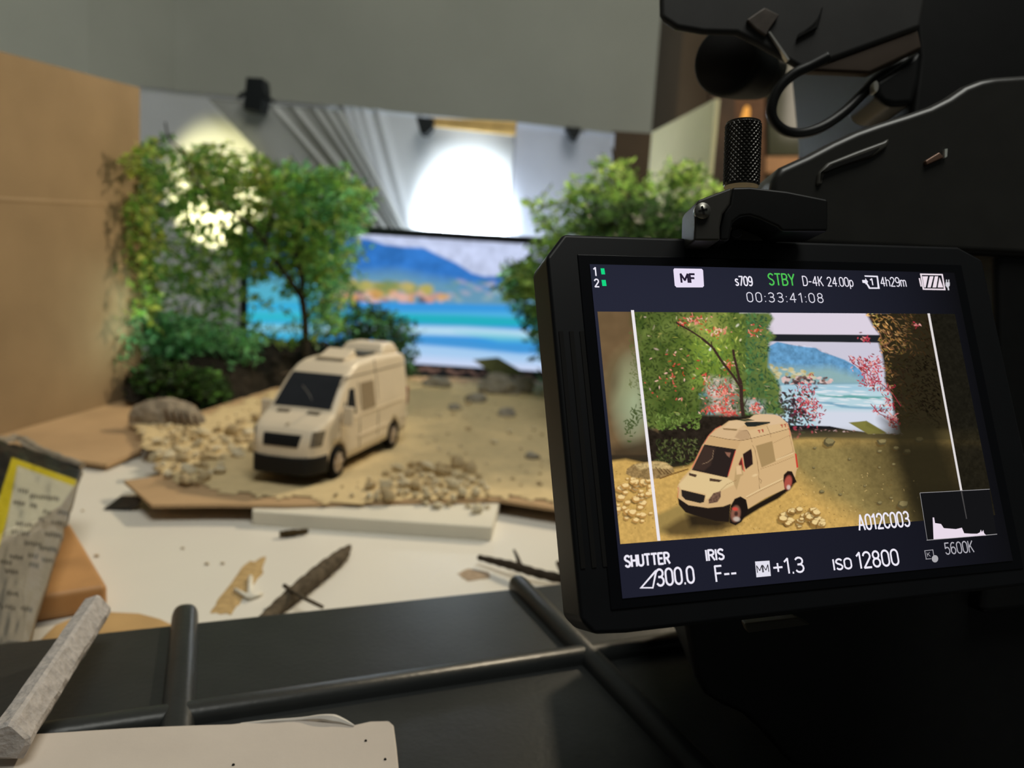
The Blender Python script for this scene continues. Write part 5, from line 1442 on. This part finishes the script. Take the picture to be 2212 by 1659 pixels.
# stroke letters: width, strokes in a box of height 1
_O = lambda w_: [_arc(w_ / 2, 0.72, w_ / 2, 0.28, 0, 180) + _arc(w_ / 2, 0.28, w_ / 2, 0.28, 180, 360) + [(w_, 0.72)]]
GL = {
    '0': (.46, _O(.46)), '1': (.26, [[(.0, .80), (.20, 1), (.20, 0)]]),
    '2': (.46, [_arc(.23, .74, .23, .26, 170, -30) + [(0, 0), (.47, 0)]]),
    '3': (.46, [_arc(.22, .76, .22, .24, 150, -80) + [(.14, .53)], [(.14, .53)] + _arc(.22, .27, .24, .27, 80, -150)]),
    '4': (.50, [[(.36, 0), (.36, 1), (0, .30), (.50, .30)]]),
    '5': (.46, [[(.44, 1), (.06, 1), (.03, .52)] + _arc(.22, .31, .24, .31, 120, -150)]),
    '6': (.46, [[(.40, .95)] + _arc(.26, .62, .26, .38, 90, 180) + [(0, .30)], _arc(.23, .30, .23, .30, 0, 360, 15)]),
    '7': (.44, [[(0, 1), (.44, 1), (.14, 0)]]),
    '8': (.46, [_arc(.23, .76, .20, .24, 0, 360, 15), _arc(.23, .27, .23, .27, 0, 360, 15)]),
    '9': (.46, [_arc(.23, .70, .23, .30, 0, 360, 15), [(.46, .70), (.46, .40)] + _arc(.20, .38, .26, .38, 0, -90) + [(.06, .05)]]),
    'A': (.52, [[(0, 0), (.26, 1), (.52, 0)], [(.09, .32), (.43, .32)]]), 'B': (.46, [[(0, 0), (0, 1), (.24, 1)] + _arc(.24, .76, .20, .24, 90, -90) + [(0, .52)], [(.24, .52)] + _arc(.24, .26, .23, .26, 90, -90) + [(0, 0)]]),
    'C': (.46, [_arc(.24, .70, .24, .30, 20, 180) + _arc(.24, .30, .24, .30, 180, 340)]), 'D': (.48, [[(0, 0), (0, 1), (.20, 1)] + _arc(.20, .66, .28, .34, 90, 0) + _arc(.20, .34, .28, .34, 0, -90) + [(0, 0)]]),
    'E': (.40, [[(.40, 0), (0, 0), (0, 1), (.40, 1)], [(0, .52), (.34, .52)]]), 'F': (.40, [[(0, 0), (0, 1), (.40, 1)], [(0, .52), (.34, .52)]]),
    'H': (.46, [[(0, 0), (0, 1)], [(.46, 0), (.46, 1)], [(0, .52), (.46, .52)]]), 'I': (.02, [[(0, 0), (0, 1)]]), 'K': (.46, [[(0, 0), (0, 1)], [(.44, 1), (0, .40)], [(.16, .60), (.46, 0)]]),
    'M': (.60, [[(0, 0), (0, 1), (.30, .25), (.60, 1), (.60, 0)]]), 'O': (.50, _O(.50)), 'R': (.46, [[(0, 0), (0, 1), (.22, 1)] + _arc(.22, .75, .22, .25, 90, -90) + [(0, .50)], [(.22, .50), (.46, 0)]]),
    'S': (.44, [_arc(.22, .75, .22, .25, 30, 190) + [(.10, .58), (.34, .44)] + _arc(.22, .25, .22, .25, 10, -150)]), 'T': (.48, [[(0, 1), (.48, 1)], [(.24, 1), (.24, 0)]]),
    'U': (.46, [[(0, 1), (0, .26)] + _arc(.23, .26, .23, .26, 180, 360) + [(.46, 1)]]), 'Y': (.50, [[(0, 1), (.25, .48), (.50, 1)], [(.25, .48), (.25, 0)]]),
    's': (.36, [_arc(.18, .54, .17, .16, 30, 190) + [(.10, .42), (.26, .32)] + _arc(.18, .18, .18, .18, 20, -150)]), 'h': (.40, [[(0, 0), (0, 1)], [(0, .46)] + _arc(.20, .48, .20, .22, 180, 0) + [(.40, 0)]]),
    'm': (.62, [[(0, 0), (0, .70)], [(0, .46)] + _arc(.155, .50, .155, .20, 180, 0) + [(.31, 0)], [(.31, .46)] + _arc(.465, .50, .155, .20, 180, 0) + [(.62, 0)]]),
    'p': (.40, [[(0, .70), (0, -.26)], _arc(.20, .35, .20, .35, 0, 360, 15)]), '+': (.50, [[(0, .45), (.50, .45)], [(.25, .72), (.25, .18)]]), '-': (.28, [[(0, .42), (.28, .42)]]),
    '.': (.04, [[(0, .0), (.04, 0)]]), ':': (.04, [[(0, .06), (.04, .06)], [(0, .60), (.04, .60)]]),
}


def text(s, xl, ybase, xr, hpx, col=(236, 232, 244), bold=0.0, gap=0.17):
    """stroke letters fitted between photo columns xl..xr on a baseline, cap height hpx"""
    sw = 0.105 + bold
    u0, v0 = uv(xl, ybase); u1, _ = uv(xr, ybase - (xr - xl) * 0.03); _, vt = uv(xl, ybase - hpx)
    tot = sum(.24 if c == ' ' else GL[c][0] + gap for c in s) - gap + 2 * sw * 0.5
    sx = (u1 - u0) / tot; sy = (v0 - vt) / (1 + sw)
    hw = sw * 0.5 * sy * 1.05
    V, Fc = [], []; x0_ = sw * 0.5
    for c in s:
        if c == ' ':
            x0_ += .24; continue
        for st in GL[c][1]:
            q = [np.array([(x0_ + a) * sx, (b + sw * 0.5) * sy]) for a, b in st]
            for a, b in zip(q[:-1], q[1:]):
                e = b - a; l_ = np.linalg.norm(e)
                if l_ < 1e-9: continue
                e = e / l_ * hw; n_ = np.array([-e[1], e[0]]); k = len(V)
                a_, b_ = a - e * 0.45, b + e * 0.45
                for p_ in (a_ + n_, b_ + n_, b_ - n_, a_ - n_):
                    V.append(L(u0 + p_[0], v0 - p_[1], -0.00036))
                Fc.append((k, k + 1, k + 2, k + 3))
        x0_ += GL[c][0] + gap
    o = obj('readout_text', V, Fc, emit_mat('ui_%d_%d_%d' % tuple(col), col), mh)
    return o


WHT = (236, 232, 244)
text('1', 1281, 598, 1289, 20, WHT, 0.06); text('2', 1283, 622, 1294, 19, WHT, 0.06)
for q in ([(1296, 581), (1304, 581), (1306, 594), (1298, 594)], [(1298, 606), (1307, 606), (1309, 619), (1300, 619)]):
    quad('card_slot_light', q, (22, 214, 130))
bd = quad('focus_badge', [(1455, 581), (1514, 582), (1517, 585), (1519, 619), (1516, 622), (1460, 622), (1456, 618), (1453, 584)], (232, 222, 244))
text('MF', 1468, 613, 1503, 22, (40, 32, 52), 0.13)
text('s709', 1587, 619, 1625, 22, WHT, 0.04)
text('STBY', 1659, 618, 1717, 27, (78, 196, 84), 0.02)
text('D-4K', 1733, 619, 1777, 22, WHT, 0.0); text('24.00p', 1786, 620, 1842, 21, WHT, 0.0)
text('4h29m', 1901, 620, 1956, 21, WHT, 0.0)
text('00:33:41:08', 1612, 654, 1777, 22, (222, 220, 232), -0.005, 0.28)
# media card icon
for q in ([(1865, 596), (1894, 597), (1894, 600), (1866, 599)], [(1891, 597), (1894, 597), (1898, 625), (1894, 625)], [(1876, 622), (1898, 622), (1898, 625), (1875, 625)], [(1868, 613), (1871, 612), (1878, 623), (1875, 625)], [(1860, 606), (1867, 606), (1867, 602), (1873, 610), (1868, 616), (1867, 613), (1861, 612)]):
    quad('card_icon', q, WHT)
text('1', 1878, 618, 1886, 16, WHT, 0.09)
# battery and plug
for q in ([(1985, 592), (2034, 593), (2034, 596), (1985, 595)], [(1991, 624), (2040, 625), (2040, 628), (1991, 627)], [(1985, 592), (1988, 592), (1994, 627), (1991, 627)], [(2031, 593), (2034, 593), (2040, 628), (2037, 628)], [(1982, 602), (1985, 602), (1989, 620), (1986, 620)],
          [(1990, 598), (2002, 598), (1997, 622), (1994, 622)], [(2006, 598), (2014, 598), (2008, 622), (2001, 622)], [(2017, 598), (2024, 598), (2020, 622), (2012, 622)], [(2027, 600), (2035, 622), (2023, 622)]):
    quad('battery_icon', q, (236, 222, 232))
for q in ([(2040, 611), (2049, 611), (2049, 618), (2046, 622), (2043, 622), (2040, 618)], [(2041, 605), (2043, 605), (2043, 611), (2041, 611)], [(2046, 605), (2048, 605), (2048, 611), (2046, 611)], [(2044, 622), (2047, 622), (2048, 628), (2045, 628)]):
    quad('plug_icon', q, (206, 204, 212))
# frame lines
quad('frame_line', [(1361.5, 671), (1368, 671), (1425, 1168), (1418.5, 1168)], (236, 230, 234))
quad('frame_line', [(2001, 678), (2006, 678), (2076, 1060), (2071.5, 1060)], (222, 216, 216))
text('A012C003', 1853, 1147, 1966, 36, WHT, 0.02)
# level graph box
hb = [(1985, 1065), (2135, 1057), (2150, 1154), (2000, 1167)]
quad('graph_ground', hb, (20, 20, 22), -0.00030)
for a, b, w_ in (((1985, 1065), (2135, 1057), 1.2), ((1999, 1167), (2151, 1154), 1.6), ((1985, 1065), (2000, 1167), 0.9)):
    quad('graph_outline', [(a[0], a[1] - w_ / 2), (b[0], b[1] - w_ / 2), (b[0] + w_ * (b[1] - a[1] > 50), b[1] + w_ / 2), (a[0] - (w_ if b[1] - a[1] > 50 else 0), a[1] + w_ / 2)], (150, 148, 150))
hx = [(2012, 1118), (2015, 1118), (2017, 1130), (2030, 1132), (2036, 1141), (2050, 1142), (2062, 1143), (2075, 1140), (2080, 1152), (2095, 1153), (2108, 1153), (2114, 1150), (2116, 1144), (2118, 1150), (2121, 1145), (2123, 1152), (2127, 1156)]
quad('level_graph', hx + [(2127, 1157), (2014, 1165)], (232, 218, 232), -0.00034)
quad('frame_line', [(2072, 1060), (2075, 1060), (2086, 1121), (2084, 1121)], (70, 68, 68), -0.00037)
# bottom row
text('SHUTTER', 1348, 1227, 1448, 28, WHT, 0.09)
for q in ([(1381, 1271), (1410, 1271), (1410, 1268), (1384, 1268)], [(1380, 1271), (1384, 1271), (1417, 1234), (1414, 1231)], [(1407, 1270), (1410, 1270), (1418, 1233), (1414, 1231)]):
    quad('angle_icon', q, WHT)
text('300.0', 1417, 1268, 1501, 40, WHT, 0.02)
text('IRIS', 1523, 1213, 1565, 26, WHT, 0.09)
text('F--', 1544, 1258, 1592, 37, WHT, 0.02)
quad('meter_badge', [(1629, 1213), (1660, 1211), (1663, 1244), (1632, 1247)], (226, 224, 236))
text('MM', 1633, 1238, 1660, 17, (24, 22, 30), 0.02, 0.10)
text('+1.3', 1669, 1243, 1738, 36, WHT, 0.02)
text('ISO', 1798, 1233, 1841, 26, WHT, 0.07)
text('12800', 1850, 1230, 1943, 38, WHT, 0.02)
for q in ([(1994, 1189), (2013, 1187), (2013, 1188.5), (1994, 1190.5)], [(1994, 1189), (1995.5, 1189), (1999, 1208), (1997.5, 1208)], [(1997, 1207), (2009, 1206), (2009, 1207.5), (1997, 1208.5)], [(2011.5, 1187), (2013, 1187), (2015, 1200), (2013.5, 1200)]):
    quad('kelvin_icon', q, (160, 158, 164))
text('K', 2000, 1203, 2008, 10, (160, 158, 164), 0.05)
quad('kelvin_dial', [(2017 + 7 * math.cos(a), 1207 + 8 * math.sin(a)) for a in np.linspace(0, 2 * math.pi, 13)[:-1]], (170, 168, 172))
text('5600K', 2040, 1199, 2103, 27, (170, 168, 176), 0.0)


# --- body of the camera, built of blocks at their own depth
def block(name, px, d, th, m=M_rig, bv=0.0012, seg=2, parent=None, lean=(0, 0, 0)):
    q = [at_d(x, y, d) for x, y in px]
    o = obj(name, *prism_vf(q, F * th + np.array(lean)), m, parent or vc)
    if bv: bevel(o, bv, seg)
    return o


def arc(cx_, cy_, rx, ry, a0, a1, n_=9):
    return [(cx_ + rx * math.cos(a), cy_ + ry * math.sin(a)) for a in np.linspace(math.radians(a0), math.radians(a1), n_)]


# clamp bracket over the monitor, with screw and knurled knob
M_brk = mat('bracket_metal', (54, 52, 47), 0.5, 0.4, 0.08, 200)
block('bracket', [(1500, 520), (1502, 445), (1508, 432), (1582, 404), (1578, 440), (1562, 462), (1556, 490), (1556, 520)], 0.150, 0.012, M_brk, 0.0005)
block('bracket_arm', [(1582, 404), (1620, 403), (1700, 412), (1790, 430), (1790, 500), (1690, 500), (1680, 490), (1640, 472), (1620, 466), (1600, 468), (1584, 480), (1576, 520), (1554, 520), (1554, 488), (1562, 460), (1577, 440)], 0.153, 0.012, M_rig, 0.0006)
block('bracket_cam', arc(1592, 503, 13, 10, 0, 360, 15)[:-1], 0.156, 0.008, M_rig, 0.0003)
block('bracket_plate', [(1570, 520), (1584, 484), (1604, 470), (1624, 468), (1680, 492), (1682, 520)], 0.164, 0.004, mat('plate_grey', (62, 60, 54), 0.5, 0.4, 0.05), 0.0003)
sc_c = at_d(1518, 455, 0.1494)
scr = obj('screw', *tube_vf([sc_c - F * 0.0002, sc_c + F * 0.001], [0.0016, 0.0017], 20), M_metal, vc, True)
for dx_, dy_ in ((1, 0.25), (-0.25, 1)):
    obj('cross_slot', *box_vf(sc_c - F * 0.00025, (0.0018, 0.0004, 0.0002), np.array([R * dx_ + U * dy_, R * -dy_ + U * dx_, F]) / math.hypot(dx_, dy_)), M_rubber, scr)
# knurled knob
k0, k1 = at_d(1601, 404, 0.166), at_d(1606, 266, 0.166); kr = 39 * 0.166 / FPX
ka = (k1 - k0); kl = np.linalg.norm(ka); ka = ka / kl
kb = np.cross(ka, F); kb /= np.linalg.norm(kb); kc = np.cross(ka, kb)
nth, nz_ = 126, 72; Vk = []
tri = lambda q: abs((q % 6) - 3) / 3.0
for j in range(nz_ + 1):
    t = j / nz_
    for i in range(nth):
        a = 2 * math.pi * i / nth
        kn = 0.00034 * max(tri(i + j), tri(i - j)) ** 1.5
        r_ = kr * (1.0 if 0.04 < t < 0.97 else 0.93) - (kn if 0.04 < t < 0.97 else 0)
        Vk.append(k0 + ka * kl * t + (kb * math.cos(a) + kc * math.sin(a)) * r_)
Fk = [(j * nth + i, j * nth + (i + 1) % nth, (j + 1) * nth + (i + 1) % nth, (j + 1) * nth + i) for j in range(nz_) for i in range(nth)]
Fk += [tuple(range(nth - 1, -1, -1)), tuple(nz_ * nth + i for i in range(nth))]
obj('knurled_knob', Vk, Fk, mat('knob_metal', (60, 58, 54), 0.35, 0.5, 0.1, 200, metal=0.6), vc)
# curved hinge cover and main body
block('hinge_cover', [(1664, 420), (1672, 372), (1688, 358), (1745, 332), (1800, 303), (1850, 280), (1900, 262), (1960, 243), (2010, 226), (2050, 206), (2085, 182), (2120, 168), (2150, 162), (2330, 150), (2330, 560), (1690, 530)], 0.188, 0.05, mat('cover_black', (42, 41, 38), 0.32, 0.45, 0.1, 120), 0.0022, 4)
block('cover_ridge', [(1764, 402), (1768, 372), (1790, 350), (1850, 326), (1910, 304), (1925, 296), (1918, 318), (1890, 338), (1840, 352), (1800, 366), (1780, 376), (1778, 400)], 0.187, 0.004, mat('ridge_grey', (66, 64, 58), 0.35, 0.45, 0.08, 120), 0.0008, 2)
block('cover_recess', [(1780, 372), (1800, 354), (1870, 330), (1900, 318), (1880, 336), (1820, 356)], 0.1868, 0.002, M_rubber, 0)
block('gap_light', [(1999, 347), (2030, 328), (2040, 340), (2002, 357)], 0.187, 0.003, mat('gap_light_brown', (120, 92, 76), 0.35, 0.5, 0.05, metal=0.4), 0.0003)  # small plate coloured as light seen through a gap
block('gap_light_bar', [(2041, 322), (2047, 321), (2046, 338), (2041, 341)], 0.187, 0.002, mat('gap_light_white', (210, 214, 206), 0.3, 0.5, 0.05, metal=0.3), 0)  # white bar of the same gap light, put in as a bright plate
block('camera_body', [(1960, -140), (2400, -140), (2400, 700), (2240, 700), (2060, 420), (1970, 250), (1985, 120)], 0.235, 0.10, M_rig, 0.002)
block('lower_body', [(1476, 1330), (1492, 1418), (1504, 1470), (1524, 1506), (1560, 1528), (1606, 1548), (1650, 1590), (1712, 1660), (1900, 1668), (2500, 1690), (2500, 1000), (1900, 1000)], 0.196, 0.10, M_rig, 0.002, lean=(0, 0, 0.017))
block('gap_strip', [(1608, 1347), (1722, 1334), (1752, 1350), (1616, 1368)], 0.172, 0.003, mat('gap_tan', (70, 64, 54), 0.5, 0.3, 0.1), 0.0004)  # tan strip added in place of a faint light gap
block('support_arm', [(2150, 520), (2420, 500), (2420, 1300), (2120, 1330), (2160, 1000)], 0.190, 0.05, M_rig, 0.002)
# top handle, microphone and its holder
block('handle', [(1424, -140), (1427, 30), (1434, 42), (1462, 60), (1520, 70), (1592, 72), (1640, 96), (1700, 130), (1738, 152), (1830, 118), (1990, 60), (2030, -140)], 0.225, 0.003, mat('handle_black', (50, 49, 48), 0.5, 0.35, 0.12, 120), 0.0015)
block('handle_lit_face', [(1738, 152), (1830, 118), (1984, 60), (1993, 104), (1935, 132), (1880, 158)], 0.226, 0.004, mat('lamplit_brown', (66, 54, 44), 0.7, 0.25, 0.1, 90), 0.001)  # underside of the handle, brown lamplight put into its colour
block('handle_badge', [(1614, 42), (1652, 16), (1684, 32), (1662, 62), (1656, 76), (1634, 62)], 0.2236, 0.003, mat('badge_bronze', (84, 76, 70), 0.35, 0.5, 0.25, 300, metal=0.3), 0.0003)
block('handle_trim', [(1660, 68), (1664, 68), (1706, 128), (1702, 130)], 0.2238, 0.002, mat('trim_silver', (190, 188, 182), 0.3, 0.5, 0.05, metal=0.5), 0)
for k in range(5):
    block('handle_rib', [(1722 + k * 11, 84 - k * 6), (1727 + k * 11, 70 - k * 6), (1770 + k * 2, 46 - k * 8), (1766 + k * 2, 60 - k * 8)], 0.2238, 0.002, M_rubber, 0.0003)
mc = at_d(1566, 132, 0.245); mdir = F * 0.75 + R * 0.55 + U * 0.25; mdir /= np.linalg.norm(mdir)
rr = 74 * 0.245 / FPX
pm = [mc + mdir * s for s in (0, 0.0012, 0.004, 0.02, 0.034)]
obj('microphone', *tube_vf(pm, [rr * 0.90, rr * 0.97, rr, rr, rr * 0.95], 36), mat('mic_black', (25, 28, 27), 0.7, 0.2, 0.1, 300), vc, True)
obj('mic_face', *tube_vf([mc - mdir * 0.0004, mc + mdir * 0.001], [rr * 0.82, rr * 0.86], 36), M_rubber, vc, True)
# cable loop and its plug
cp = [(1790, 122), (1752, 142), (1712, 162), (1680, 195), (1666, 236), (1674, 264), (1700, 284), (1736, 287), (1780, 272), (1826, 240), (1866, 200), (1898, 168), (1960, 130)]
obj('cable', *tube_vf(smooth_path([at_d(x, y, 0.222 + 0.012 * i / 12) for i, (x, y) in enumerate(cp)], 8), 11.5 * 0.222 / FPX, 12), mat('cable_black', (18, 18, 17), 0.4, 0.4, 0.05), vc, True)
block('cable_plug', [(1888, 176), (1940, 142), (1994, 104), (1990, 170), (1974, 226), (1930, 229), (1906, 222), (1894, 206)], 0.229, 0.02, M_rig, 0.002, 3)
block('cable_stop', arc(1893, 186, 5, 12, 0, 360, 11)[:-1], 0.227, 0.003, mat('stop_silver', (170, 168, 160), 0.3, 0.5, 0.05, metal=0.5), 0)
